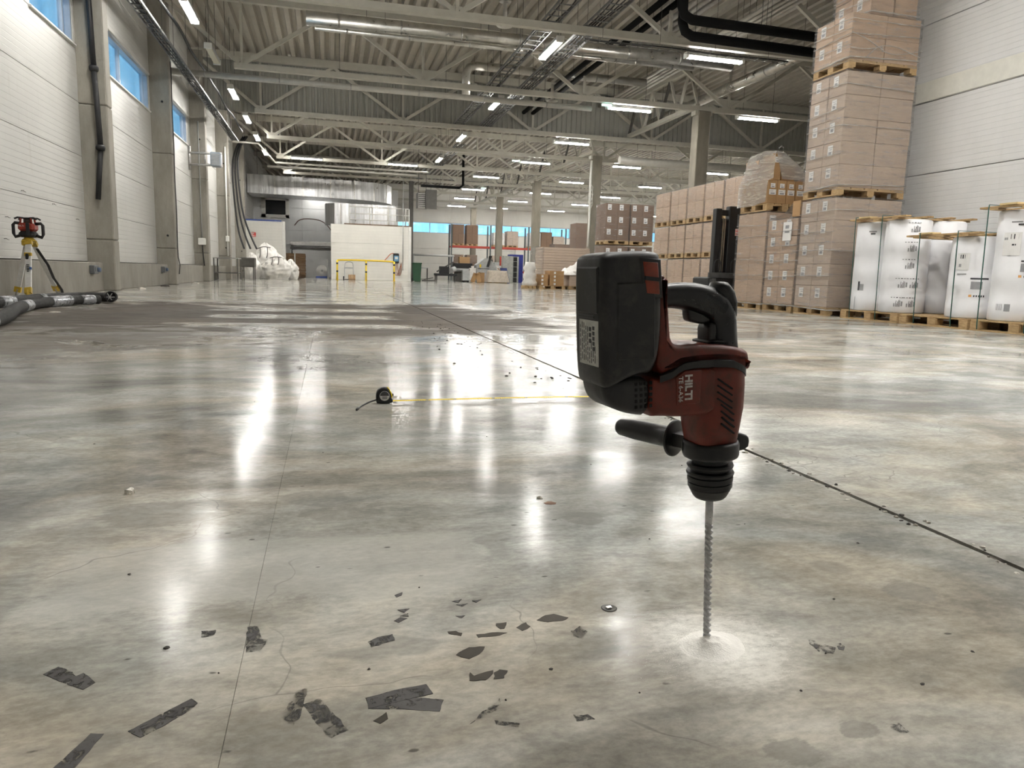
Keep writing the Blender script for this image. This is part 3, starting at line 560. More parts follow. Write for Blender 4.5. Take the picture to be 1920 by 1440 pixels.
# ------------------------------------------------------------------ rotating laser on its tripod
simple('laser_red', (.30, .028, .012), .45, 0, .3, 20); simple('tripod_yellow', (.55, .36, .03), .45, 0, .2, 14); simple('tripod_white', (.66, .65, .62), .5, 0, .12, 20); simple('print_blue', (.05, .12, .35), .5)
tx, ty = -4.10, 11.75; o = thing('tripod', 'yellow and white surveying tripod standing by the plinth', 'tripod', (tx, ty, 0))
MB().lathe([(.085, .825), (.085, .845), (.06, .86), (.06, .875)], 16, (tx, ty, 0)).build('head_plate', M['tripod_yellow'], o)
MB().rbox(tx - .07, tx + .05, ty - .09, ty - .02, .76, .835, .01).build('head_block', M['tripod_yellow'], o)
feet = [(-3.97, 11.2, 'white'), (-4.27, 11.62, 'grey'), (-4.14, 12.95, 'grey')]
for fx, fy, kd in feet:
    top = Vector((tx + (fx - tx) * .12, ty + (fy - ty) * .12, .82)); ft = Vector((fx, fy, .0)); lo = top.lerp(ft, .82)
    lg = MB().obox(top, lo, .075 if kd == 'white' else .06, .03, (0, 1, .2)).build('leg', M['tripod_white'], o)
    MB().obox(lo - (ft - top) * .04, lo + (ft - top) * .05, .085, .045, (0, 1, .2)).build('clamp', M['tripod_yellow'], lg)
    MB().path([lo, top.lerp(ft, .93), ft], .02, 8, [.026, .024, .012]).build('foot', M['tripod_yellow'] if kd == 'white' else M['galvanised'], lg)
    MB().obox(top, top.lerp(ft, .06), .09, .05, (0, 1, .2)).build('hinge', M['tripod_yellow'], lg)
    if kd == 'white':
        q = top.lerp(ft, .22); MB().rbox(q.x - .045, q.x + .045, q.y - .04, q.y + .01, q.z - .025, q.z + .025, .008).build('clamp_band', M['tripod_yellow'], lg)
        MB().rbox(q.x - .02, q.x + .015, q.y - .065, q.y - .03, q.z - .07, q.z + .01, .006).build('lever', M['black_rubber'], lg)
        q = top.lerp(ft, .45); b_ = MB()
        for k in range(5): b_.box(q.x - .006, q.x + .02, q.y - .05, q.y - .012, q.z - .05 + k * .022, q.z - .038 + k * .022)
        b_.build('print', M['cable_black'], lg); MB().rbox(q.x + .028, q.x + .05, q.y - .05, q.y - .02, q.z - .02, q.z + .015, .004).build('blue_mark', M['print_blue'], lg)
MB().path([(tx + .06, ty + .1, .72), (tx + .10, ty + .35, .5), (tx + .05, ty + .7, .3), (-4.08, 12.85, .12), (-4.1, 12.98, .01)], .022, 8, None, .5).build('strap', M['black_rubber'], o)
z = .875; o = thing('rotating_laser', 'red and black rotating laser level on the tripod', 'laser level', (tx, ty, z))
MB().rbox(tx - .10, tx + .10, ty - .10, ty + .10, z, z + .085, .03).build('battery_base', M['black_rubber'], o)
MB().rbox(tx - .105, tx + .105, ty - .095, ty + .095, z + .085, z + .20, .03).build('body', M['laser_red'], o); MB().rbox(tx + .0, tx + .05, ty - .102, ty - .085, z + .02, z + .20, .008).build('front_ridge', M['black_rubber'], o)
put('print', text_mesh('HILTI', .032, M['white_paint'], .0006), o, (-.055, -.0965, .155), (1, 0, 0), (0, 0, 1))
MB().lathe([(.05, z + .20), (.045, z + .25), (.03, z + .25)], 14, (tx, ty, 0)).build('rotor', simple('laser_glass', (.08, .06, .05), .15), o)
MB().lathe([(.02, z + .25), (.075, z + .262), (.05, z + .275), (.0, z + .28)], 14, (tx, ty, 0)).build('cap', M['black_rubber'], o)
for sx, sy in ((1, 1), (1, -1), (-1, 1), (-1, -1)): MB().path([(tx + .04 * sx, ty + .04 * sy, z + .268), (tx + .10 * sx, ty + .07 * sy, z + .272), (tx + .135 * sx, ty + .085 * sy, z + .25)], .02, 8, None, .6).build('guard_arm', M['black_rubber'], o)
for sx, sy in ((.07, -.07), (-.07, -.07), (.07, .07), (-.07, .07)): MB().tube((tx + sx, ty + sy, z + .19), (tx + sx * .9, ty + sy * .9, z + .262), .013, 8).build('guard_post', M['laser_red'], o)
for s in (-1, 1): MB().path([(tx + s * .09, ty, z + .19), (tx + s * .16, ty, z + .20), (tx + s * .185, ty, z + .17), (tx + s * .185, ty, z + .05), (tx + s * .165, ty, z + .005), (tx + s * .09, ty, z + .03)], .022, 8).build('handle', M['black_rubber'], o)
# ------------------------------------------------------------------ hoses on the floor
def hose_mat():
    t = NT('hose_sleeve'); v = t.obj(); f = t.noise(t.map(v, (2, 2, 2)), 14, 5, .7); g = t.noise(v, 1.9, 1)
    c = t.ramp(f, .35, .7, (.010, .010, .010), (.06, .058, .053)); t.L(c, t.b.inputs['Base Color']); t.set(Roughness=.7); t.bump(f, .8, .02); MATS['hose'] = t.m
hose_mat(); simple('silver_tape', (.42, .43, .45), .3, .6, .2, 20)
def smooth(pts, n=4):
    for _ in range(n):
        q = [pts[0]]
        for a, c in zip(pts, pts[1:]): q += [tuple(i * .75 + j * .25 for i, j in zip(a, c)), tuple(i * .25 + j * .75 for i, j in zip(a, c))]
        pts = q + [pts[-1]]
    return pts
def hose(label, pts, r, wraps):
    p = smooth(pts, 3); rs = [r * (1 + .12 * mnoise.noise(Vector((i * .9, r * 90, 0)))) for i in range(len(p))]; o = thing('suction_hose', label, 'hose', p[len(p) // 2][:2] + (0,), 'suction hoses on the floor')
    MB().path(p, r, 14, rs).build('sleeve', M['hose'], o)
    for a, c in wraps:
        i0, i1 = int(a * (len(p) - 1)), max(int(a * (len(p) - 1)) + 1, int(c * (len(p) - 1))); MB().path(p[i0:i1 + 1], r, 14, [k * 1.05 for k in rs[i0:i1 + 1]]).build('tape_wrap', M['silver_tape'], o)
    return o, p
hose('black taped suction hose lying nearer to the camera', [(-2.35, 5.2, .065), (-2.55, 6.3, .065), (-2.75, 7.3, .065), (-3.1, 8.4, .065), (-3.3, 9.5, .065), (-3.25, 10.4, .065), (-2.98, 10.75, .065)], .06, ((.0, .26), (.55, .60), (.72, .80), (.86, .93)))
o, p = hose('dark suction hose behind, against the tripod feet', [(-3.75, 7.5, .07), (-3.7, 8.8, .07), (-3.62, 10.0, .07), (-3.52, 11.0, .07), (-3.3, 11.45, .07), (-3.0, 11.35, .07), (-2.9, 11.1, .09)], .066, ((.3, .34), (.42, .45)))
MB().lathe([(.065, -.05), (.07, .0), (.07, .06), (.058, .06), (.058, 0), (.03, 0)], 18, (-2.9, 11.02, .09), (.25, -.9, .25)).build('hose_collar', M['cable_black'], o)
for k in range(3): MB().obox(Vector((-2.9, 10.97, .09)) - Vector((math.cos(k * 1.05), .1, math.sin(k * 1.05))) * .06, Vector((-2.9, 10.97, .09)) + Vector((math.cos(k * 1.05), .1, math.sin(k * 1.05))) * .06, .01, .01).build('grille_bar', M['grey_plastic'], o)
# ------------------------------------------------------------------ steel table frame, bags, cables by the partition
o = thing('table_frame', 'open grey steel table frame against the window wall', 'table', (-3.95, 31.0, 0)); x0, x1, y0, y1 = -4.32, -3.45, 30.5, 31.5
for x in (x0, x1):
    for y in (y0, y1): MB().box(x - .02, x + .02, y - .02, y + .02, 0, .86).build('leg', M['dark_steel'], o)
MB().box(x0 - .03, x1 + .03, y0 - .03, y1 + .03, .86, .89).build('top', M['galvanised'], o)
for y in (y0, y1): MB().box(x0, x1, y - .015, y + .015, .28, .32).build('rail', M['dark_steel'], o)
for x in (x0, x1): MB().box(x - .015, x + .015, y0, y1, .0, .04).build('rail', M['dark_steel'], o)
MB().box(x0, x1, y0, y1, .30, .315).build('shelf', M['grey_plastic'], o)
o = thing('steel_cart', 'dark steel cart standing behind the table frame', 'cart', (-3.35, 33.4, 0)); MB().rbox(-3.62, -3.05, 33.0, 33.8, .55, .95, .02).build('tub', M['dark_steel'], o)
for x in (-3.56, -3.1):
    for y in (33.06, 33.74): MB().box(x - .02, x + .02, y - .02, y + .02, 0, .6).build('leg', M['dark_steel'], o)
simple('bag_white', (.72, .70, .66), .45, 0, .12, 5, .5)
def bag(label, x, y, rx, ry, h, seed, knot=True):
    o = thing('bulk_bag', label, 'bag', (x, y, 0), 'white bulk bags by the partition'); vs = []; fs = []; nu, nv = 44, 26
    for j in range(nv + 1):
        t = j / nv; pr = (math.sin(math.pi * min(1, .18 + t * .82)) ** .55) * (1 if t < .6 else 1 - .55 * ((t - .6) / .4) ** 1.6)
        if j == 0: pr = .78
        for i in range(nu):
            a = 2 * math.pi * i / nu; d = mnoise.noise(Vector((math.cos(a) * 2.2 + seed, math.sin(a) * 2.2, t * 5))) * .26 + mnoise.noise(Vector((math.cos(a) * 6 + seed, math.sin(a) * 6, t * 11))) * .16 + .05 * math.sin(a * 9 + seed + t * 3) * (t ** 1.5)
            r = max(.05, pr + d * (.35 + t)); vs.append((x + rx * r * math.cos(a), y + ry * r * math.sin(a), h * t * (1 + .05 * math.sin(a * 3 + seed) * t)))
    for j in range(nv):
        for i in range(nu): fs.append((j * nu + i, j * nu + (i + 1) % nu, (j + 1) * nu + (i + 1) % nu, (j + 1) * nu + i))
    fs += [tuple(reversed(range(nu))), tuple(range(nv * nu, (nv + 1) * nu))]; MB().add(vs, fs, True).build('sack', M['bag_white'], o)
    if knot:
        MB().path(smooth([(x - rx * .5, y - ry * .5, h * .86), (x - rx * .1, y - ry * .8, h * .93), (x + rx * .35, y - ry * .6, h * .9)]), .02, 6).build('cord', M['dark_steel'], o)
        for k in (-.3, .15): MB().path(smooth([(x + rx * k, y - ry * .72, h * .9), (x + rx * (k + .02), y - ry * 1.0, h * .72), (x + rx * (k - .05), y - ry * 1.08, h * .6)]), .018, 6, None, .4).build('strap', M['dark_steel'], o)
bag('crumpled white bulk bag, leftmost of the pile', -3.5, 36.45, .42, .42, 1.18, 1.2, False)
bag('big tied white bulk bag in the middle of the pile', -2.32, 36.1, .62, .55, 1.15, 4.1)
bag('white bulk bag lying on top at the back of the pile', -2.95, 37.75, .72, .5, 1.68, 7.7, True)
bag('small slumped white bag at the right end of the pile', -1.72, 37.0, .33, .4, .95, 9.3, False)
for i, c in enumerate(('left', 'middle', 'right')):
    pts = [(-4.0, 39.2, 6.9), (-4.33, 38.95, 6.35), (-4.52 + i * .03, 38.8, 5.55), (-4.47 + i * .05, 38.8, 4.0), (-4.38 + i * .09, 38.8, 2.9), (-4.25 + i * .17, 38.7, 2.1), (-4.0 + i * .2, 38.3, 1.45)]
    tag(MB().path(smooth([(x + i * .10, y - i * .08, z) for x, y, z in pts]), .045, 8).build('hanging_cable', M['cable_black'], None, (-4.3, 38.8, 1.45)), 'thick black cable curving down to the white bags, %s of three' % c, 'cable', 'black cables behind the bags')
# ------------------------------------------------------------------ white partitions, mezzanine, ducts
simple('steel_panel', (.42, .42, .41), .4, .3, .06, 3); simple('sign_red', (.62, .05, .04), .5); simple('rail_yellow', (.78, .55, .03), .4, 0, .08, 6); simple('blue_strip', (.06, .10, .34), .5); simple('brown_edge', (.16, .10, .06), .7)
def partition(name, x0, x1, y, h, n):
    o = tag(MB().box(x0 + .01, x1 - .01, y + .02, y + .14, 0, h - .01).build(name, M['white_paint']), kind='structure'); st = h / n
    for k in range(n): panel(x0, x1 - (.16 if k >= 0 else 0), y, y + .03, k * st + .004, (k + 1) * st - .004, o, M['panel_white'])
    MB().rbox(x1 - .155, x1 + .005, y - .012, y + .15, 0, h + .005, .01).build('end_post', M['white_paint'], o); return o
pl = partition('wall_partition_left', -4.6, -2.3, 43.0, 3.1, 3); MB().box(-4.6, -2.5, 43.0, 43.3, 3.1, 3.18).build('cap_strip', M['blue_strip'], pl)
pr = partition('wall_partition_right', .17, 4.62, 42.0, 3.06, 3); MB().box(.9, 4.62, 42.0, 46.0, 3.06, 3.12).build('mezzanine_edge', M['brown_edge'], pr); MB().box(4.5, 4.62, 42.15, 49.8, 0, 3.05).build('side_panel', M['panel_white'], pr)
MB().rbox(3.62, 4.35, 41.985, 42.01, 0, .01, .002).build('threshold', M['white_paint'], pr)
o = thing('fire_sign', 'small red and white wall sign on the left partition', 'sign', (-3.95, 42.98, 2.35)); MB().box(-4.09, -3.86, 42.975, 42.995, 2.22, 2.46).build('plate', M['sign_red'], o)
for x0, x1, z0, z1 in ((-4.07, -4.03, 2.24, 2.44), (-4.01, -3.95, 2.36, 2.44), (-4.01, -3.95, 2.25, 2.31), (-3.93, -3.88, 2.25, 2.28)): MB().box(x0, x1, 42.968, 42.976, z0, z1).build('symbol', M['white_paint'], o)
# back wall behind the opening, window, machine table
o = tag(MB().box(-4.6, 4.6, 50.02, 50.2, 0, 5.9).build('wall_back_room', M['panel_grey']), kind='structure')
for z0, z1 in ((0, 2.1), (2.11, 3.0), (3.01, 4.4), (4.41, 5.9)):
    for x0, x1 in ((-4.6, -1.6), (-1.59, 1.5), (1.51, 4.6)): panel(x0, x1 - .01, 49.97, 50.03, z0, z1, o, M['panel_grey'])
o = thing('window_9', None, None, (-3.2, 49.95, 3.9), kind='structure'); MB().box(-4.1, -2.4, 49.85, 49.97, 3.75, 3.95).box(-4.1, -2.4, 49.85, 49.97, 4.85, 5.05).box(-4.1, -3.85, 49.85, 49.97, 3.75, 5.05).box(-2.62, -2.4, 49.85, 49.97, 3.75, 5.05).build('window_frame', M['panel_white'], o); MB().box(-3.85, -2.62, 49.9, 49.92, 3.95, 4.85).build('pane', simple('dark_pane', (.01, .012, .014), .06), o)
o = thing('work_table', 'long steel table seen through the gap between partitions', 'table', (-.9, 48.6, 0)); MB().rbox(-2.3, .5, 48.2, 49.2, 1.98, 2.25, .02).build('top', M['galvanised'], o); MB().box(-2.3, .5, 48.25, 49.15, 1.75, 1.9).build('apron', M['dark_steel'], o)
for x in (-2.2, .4): MB().box(x - .04, x + .04, 48.3, 48.38, 0, 1.98).build('leg', M['dark_steel'], o)
MB().rbox(-2.3, .5, 48.3, 48.4, 0, 1.75, .01).build('front_panel', M['panel_grey'], o)
tag(MB().path(smooth([(-2.0, 47.8, 3.2), (-1.7, 47.8, 3.6), (-.9, 47.8, 3.66), (-.2, 47.8, 3.5), (.3, 47.8, 2.9), (.5, 47.8, 2.3)]), .03, 6).build('air_hose', simple('hose_brown', (.18, .10, .08), .5), None, (-.8, 47.8, 2.3)), 'brown hose arching over the steel table in the gap', 'hose')
def duct_mat():
    t = NT('foil_duct'); v = t.pos(); f = t.noise(t.map(v, (2.2, 2.2, .16)), 2.4, 4, .6); g = t.noise(t.map(v, (1, 1, .5)), 3, 3)
    t.set(Base_Color=t.ramp(f, .3, .7, (.42, .42, .42), (.80, .80, .80)), Metallic=.9, Roughness=t.mr(g, .3, .7, .26, .46)); t.bump(t.math('ADD', f, t.math('MULTIPLY', g, .4)), .3, .05); MATS['foil'] = t.m
duct_mat()
o = thing('rectangular_duct', 'huge flat silver duct hanging over the partitions, curving away at its right end', 'duct', (-.4, 46.5, 4.95))
vs = []; pts = [(-4.55, 46), (-3, 46), (-1.4, 46), (.2, 46), (1.6, 46.05), (2.8, 46.3), (3.6, 46.9), (4.0, 47.8), (4.1, 49.5)]
for (x, y), nx_ in zip(pts, range(9)):
    vs += [(x, y, 5.95 - .012 * nx_), (x, y, 4.88 - .02 * nx_)]
inn = [(-4.55, 48.6), (-3, 48.6), (-1.4, 48.6), (.2, 48.6), (1.0, 48.7), (1.6, 48.8), (2.0, 49.0), (2.2, 49.2), (2.3, 49.5)]
vs += [p_ for (x, y), k in zip(inn, range(9)) for p_ in ((x, y, 5.95 - .012 * k), (x, y, 4.88 - .02 * k))]
fs = []
for k in range(8): fs += [(2 * k, 2 * k + 1, 2 * k + 3, 2 * k + 2), (18 + 2 * k, 18 + 2 * k + 2, 18 + 2 * k + 3, 18 + 2 * k + 1), (2 * k, 2 * k + 2, 20 + 2 * k, 18 + 2 * k), (2 * k + 1, 19 + 2 * k, 21 + 2 * k, 2 * k + 3)]
fs += [(0, 18, 19, 1), (16, 17, 35, 34)]; MB().add(vs, fs).build('casing', M['foil'], o)
for (x, y), k in list(zip(pts, range(9)))[1:8]: MB().box(x - .02, x + .02, y - .03, y + .02, 4.86 - .02 * k, 5.97 - .012 * k).build('flange', M['duct_steel'], o)
for x in (-4.0, -1.0, 2.0): MB().tube((x, 46.4, 5.9), (x, 46.4, 7.9), .01, 5).build('hanger_rod', M['dark_steel'], o)
o = thing('rectangular_duct', 'lower silver duct resting above the mezzanine behind the white railing', 'duct', (2.0, 45.3, 3.15))
MB().prism([(-.15, 46.2), (-.1, 45.3), (.4, 44.75), (1.2, 44.6), (4.0, 44.7), (4.0, 46.4)], 3.2, 4.42, lambda a, h, c: (a, c, h)).build('casing', M['foil'], o)
for x in (.75, 1.6, 2.6, 3.5): MB().box(x - .02, x + .02, 44.56, 44.66, 3.2, 4.44).build('flange', M['duct_steel'], o)
for x in (.6, 1.6, 3.5): MB().box(x - .1, x + .1, 44.8, 46.2, 3.12, 3.2).build('foot', M['dark_steel'], o)
# mezzanine railing
o = thing('mezzanine_railing', 'white tube railing on top of the right partition', 'railing', (2.85, 42.1, 3.12))
for x in (1.2, 2.3, 3.35, 4.3, 4.5): MB().tube((x, 42.1, 3.1), (x, 42.1, 4.05), .03, 8).build('post', M['white_paint'], o)
for z in (3.35, 3.68, 4.05): MB().tube((1.2, 42.1, z), (4.5, 42.1, z), .024, 8).build('rail', M['white_paint'], o)
# yellow guard rail
o = thing('guard_rail', 'yellow guard rail with black bands in front of the right partition', 'railing', (2.0, 40.2, 0))
MB().path(smooth([(.48, 40.2, .8), (.48, 40.2, 1.02), (.56, 40.2, 1.08), (3.4, 40.2, 1.08), (3.5, 40.2, 1.02), (3.5, 40.2, .8)], 2), .045, 8).build('top_rail', M['rail_yellow'], o)
for x in (.48, 2.0, 3.5):
    q = MB().tube((x, 40.2, 0), (x, 40.2, 1.05), .05, 10).build('post', M['rail_yellow'], o)
    for z in (.42, .84): MB().tube((x, 40.2, z), (x, 40.2, z + .09), .053, 10).build('black_band', M['black_rubber'], q)
    MB().box(x - .1, x + .1, 40.1, 40.3, 0, .012).build('foot_plate', M['rail_yellow'], q)
o = thing('sack_truck', 'grey hand truck leaning on the white partition behind the guard rail', 'hand truck', (1.15, 41.6, 0)); MB().path(smooth([(.9, 41.5, .1), (.9, 41.75, .85), (.98, 41.78, 1.0), (1.3, 41.78, 1.0), (1.38, 41.75, .85), (1.38, 41.5, .1)], 2), .025, 8).build('frame', M['grey_plastic'], o)
MB().box(.9, 1.38, 41.64, 41.68, .62, .7).build('crossbar', M['grey_plastic'], o); MB().box(.88, 1.4, 41.3, 41.6, .02, .05).build('toe_plate', M['dark_steel'], o)
for x in (.84, 1.44): MB().lathe([(.1, -.03), (.1, .03)], 14, (x, 41.65, .1), (1, 0, 0)).build('wheel', M['black_rubber'], o)
simple('carton_far', (.40, .26, .14), .75)
o = thing('small_carton', 'small brown carton on the floor behind the yellow rail', 'box', (1.3, 40.9, 0)); MB().rbox(1.08, 1.45, 40.7, 41.0, 0, .3, .008).build('body', M['carton_far'], o); MB().box(1.24, 1.29, 40.695, 41.003, .05, .304).build('tape', simple('tape_tan', (.5, .36, .22), .3), o)
o = thing('control_box', 'blue and black wall control box with orange cables', 'control box', (3.75, 41.93, 1.2)); MB().rbox(3.6, 3.92, 41.8, 41.995, 1.0, 1.55, .03).build('case', M['black_rubber'], o); MB().rbox(3.63, 3.89, 41.78, 41.81, 1.1, 1.42, .015).build('front', simple('box_blue', (.12, .30, .48), .4), o); MB().rbox(3.68, 3.84, 41.77, 41.79, 1.22, 1.36, .01).build('sticker', M['white_paint'], o)
MB().path(smooth([(3.7, 41.9, 1.5), (3.5, 41.8, 1.58), (3.2, 41.7, 1.25), (3.1, 41.7, 1.15)]), .022, 6).build('cable', simple('cable_orange', (.55, .13, .04), .5), o)
for k in range(3): MB().path(smooth([(3.68 + k * .08, 41.88, 1.02), (3.66 + k * .1, 41.85, .6), (3.74 + k * .1, 41.85, .25), (3.9 + .08 * k, 41.9, .5), (4.05, 41.95, 1.0)]), .016, 6).build('cable', simple('cable_rust%d' % k, (.30, .11, .06), .5), o)
tag(MB().path([(4.15, 41.96, .6), (4.15, 41.96, 3.0), (4.15, 42.0, 5.7)], .022, 6).build('conduit', M['grey_plastic'], None, (4.15, 41.96, .6)), 'thin grey conduit rising up the right partition to the roof', 'conduit')
simple('bin_green', (.012, .06, .025), .5)
o = thing('wheelie_bin', 'dark green bin at the right end of the white partition', 'bin', (4.95, 42.0, 0)); MB().prism([(4.74, 0.04), (5.14, .04), (5.19, 1.0), (4.69, 1.0)], 41.75, 42.3).build('tub', M['bin_green'], o); MB().rbox(4.66, 5.22, 41.7, 42.35, 1.0, 1.07, .02).build('lid', M['bin_green'], o)
for x in (4.7, 5.17): MB().lathe([(.1, -.025), (.1, .025)], 12, (x, 42.25, .1), (1, 0, 0)).build('wheel', M['black_rubber'], o)
MB().box(4.8, 5.1, 41.8, 41.9, 0, .05).build('foot', M['bin_green'], o)
# things in the gap
simple('board_brown', (.22, .13, .065), .8, 0, .2, 8)
o = thing('board_stack', 'stack of brown boards banded with white film in the gap', 'boards', (-1.85, 45.4, 0))
MB().box(-2.4, -1.3, 45.0, 45.9, 0, .12).build('bearer', M['brown_edge'], o); me = MB().rbox(-.55, .55, -.45, .45, 0, .085, .006).mesh('board', M['board_brown'])
for k in range(14): inst('board', me, o, (-1.85 + .01 * math.sin(k * 2.3), 45.45, .12 + k * .094))
MB().box(-1.93, -1.85, 44.985, 45.0, .12, 1.44).build('band', M['bag_white'], o)
o = thing('paper_reel', 'white paper reel on a blue dolly in the gap', 'paper roll', (-.35, 45.2, 0)); MB().lathe([(.06, 0), (.33, 0), (.33, .5), (.06, .5)], 24, (-.35, 44.9, .46), (0, 1, 0)).build('paper', M['bag_white'], o); MB().lathe([(.07, -.005), (.07, 0)], 14, (-.35, 44.9, .46), (0, 1, 0)).build('core', M['grey_plastic'], o); MB().rbox(-.7, 0., 44.85, 45.5, 0, .13, .02).build('dolly', M['blue_strip'], o)
o = thing('white_canister', 'white canister standing right of the paper reel', 'canister', (.35, 45.0, 0)); MB().lathe([(.2, 0), (.22, .05), (.22, .7), (.12, .82), (.08, .9)], 16, (.42, 45.0, 0)).build('body', M['white_paint'], o); MB().lathe([(.09, .9), (.09, .95)], 12, (.42, 45., 0)).build('cap', M['grey_plastic'], o)
o = thing('gap_post', 'thin grey post with a floor bar across the gap', 'barrier', (0, 43.0, 0)); MB().tube((-.02, 43.0, 0), (-.02, 43.0, 1.1), .035, 8).build('post', M['grey_plastic'], o); MB().box(-1.3, .0, 42.97, 43.03, 0, .04).build('floor_bar', M['grey_plastic'], o)
o = thing('white_canister', 'white canister left of the brown boards', 'canister', (-2.15, 44.3, 0)); MB().lathe([(.14, 0), (.16, .04), (.16, .5), (.07, .65), (.05, .75)], 14, (-2.13, 44.2, 0)).build('body', M['white_paint'], o); MB().lathe([(.06, .75), (.06, .8)], 12, (-2.13, 44.2, 0)).build('cap', M['grey_plastic'], o)
# hanging heater near the mezzanine corner
o = thing('unit_heater', 'grey unit heater hanging beside the mezzanine corner', 'heater', (5.6, 43.5, 4.1)); MB().rbox(5.1, 5.75, 43.2, 44.0, 4.25, 5.15, .04).build('case', M['galvanised'], o)
MB().prism([(43.0, 4.2), (43.25, 4.25), (43.25, 5.2), (43.0, 5.3)], 5.55, 6.2, lambda a, h, c: (h, a, c)).build('hood', M['dark_steel'], o)
for k in range(7): MB().box(5.15, 5.68, 43.17, 43.2, 4.33 + k * .11, 4.38 + k * .11).build('louvre', M['dark_steel'], o)
for x in (5.2, 5.65): MB().tube((x, 43.6, 5.15), (x, 43.6, 8.1), .015, 5).build('hanger_rod', M['dark_steel'], o)
o = thing('dark_upright', 'dark steel upright at the mezzanine corner', 'post', (4.75, 44.5, 0)); MB().rbox(4.76, 5.0, 44.4, 44.64, 0, 5.9, .01).build('shaft', M['dark_steel'], o); MB().box(4.7, 5.06, 44.34, 44.7, 0, .02).build('base_plate', M['dark_steel'], o)
o = thing('wall_guard', 'grey pipe guard against the white wall beyond the bin', 'railing', (7.3, 52.0, 0)); 
for x in (5.9, 8.7): MB().tube((x, 52, 0), (x, 52, 1.75), .06, 8).build('post', M['grey_plastic'], o)
MB().tube((5.8, 52, 1.75), (8.8, 52, 1.75), .07, 8).build('rail', M['grey_plastic'], o)
# ------------------------------------------------------------------ pallets and wrapped loads
def card_mat(name, col):
    t = NT(name); v = t.obj(); f = t.noise(t.map(v, (1, 1, 7)), 2.2, 5, .6); g = t.noise(v, 1.5, 3)
    c = t.ramp(f, .3, .7, tuple(a * .88 for a in col), tuple(min(1, a * 1.06) for a in col)); c = t.mix(t.mr(g, .4, .65, 0, .25), c, tuple(a * .8 for a in col))
    r = t.new('ShaderNodeObjectInfo').outputs['Random']; c = t.mix(t.mr(r, 0, 1, 0, .3), c, tuple(a * .78 for a in col))
    t.L(c, t.b.inputs['Base Color']); t.set(Roughness=.72); MATS[name] = t.m
card_mat('cardboard', (.53, .385, .275)); card_mat('cardboard_grey', (.51, .405, .32)); card_mat('cardboard_dark', (.20, .125, .08)); card_mat('cardboard_warm', (.44, .265, .12))
def wood_mat():
    t = NT('pallet_wood'); v = t.obj(); f = t.noise(t.map(v, (3, 3, 12)), 4, 5, .65); g = t.noise(v, 3, 2)
    c = t.ramp(f, .3, .72, (.33, .21, .095), (.62, .44, .23)); c = t.mix(t.mr(t.new('ShaderNodeObjectInfo').outputs['Random'], 0, 1, 0, .45), c, (.40, .27, .13)); t.L(c, t.b.inputs['Base Color']); t.set(Roughness=.75); MATS['wood'] = t.m
wood_mat(); simple('wood_light', (.68, .52, .26), .6, 0, .1)
def film_mat(name, a0, a1, col=(.86, .85, .86)):
    t = NT(name); v = t.obj(); f = t.noise(t.map(v, (1.2, 1.2, 9), (0, 0, 0), (.08, .12, 0)), 2.4, 6, .72, .5); g = t.noise(t.map(v, (1, 1, 2.5)), 6, 5, .7, 1.)
    tr = t.new('ShaderNodeBsdfTransparent'); tr.inputs[0].default_value = (.96, .96, .96, 1); mx = t.new('ShaderNodeMixShader')
    t.set(Base_Color=col, Roughness=t.mr(g, .35, .65, .08, .2)); t.b.inputs['Specular IOR Level'].default_value = .8
    t.bump(t.math('ADD', f, t.math('MULTIPLY', g, .8)), 1.0, .06)
    t.L(t.math('ADD', t.mr(f, .50, .72, a0, a1), t.mr(g, .56, .74, 0, .14)), mx.inputs[0]); t.L(tr.outputs[0], mx.inputs[1]); t.L(t.b.outputs[0], mx.inputs[2]); t.L(mx.outputs[0], t.out.inputs[0]); MATS[name] = t.m
film_mat('film', .07, .5); film_mat('film_thick', .34, .80, (.95, .93, .88)); film_mat('film_thin', .06, .42)
simple('label_white', (.78, .77, .75), .5, 0, .03); simple('label_ink', (.05, .05, .055), .6); simple('label_grey', (.33, .33, .34), .6)
BOXC = {}
def boxmesh(dx, dy, dz, mat, c=.006):
    k = (round(dx, 3), round(dy, 3), round(dz, 3), mat, c)
    if k not in BOXC: BOXC[k] = MB().rbox(-dx / 2, dx / 2, -dy / 2, dy / 2, 0, dz, c).mesh('carton', M[mat])
    return BOXC[k]
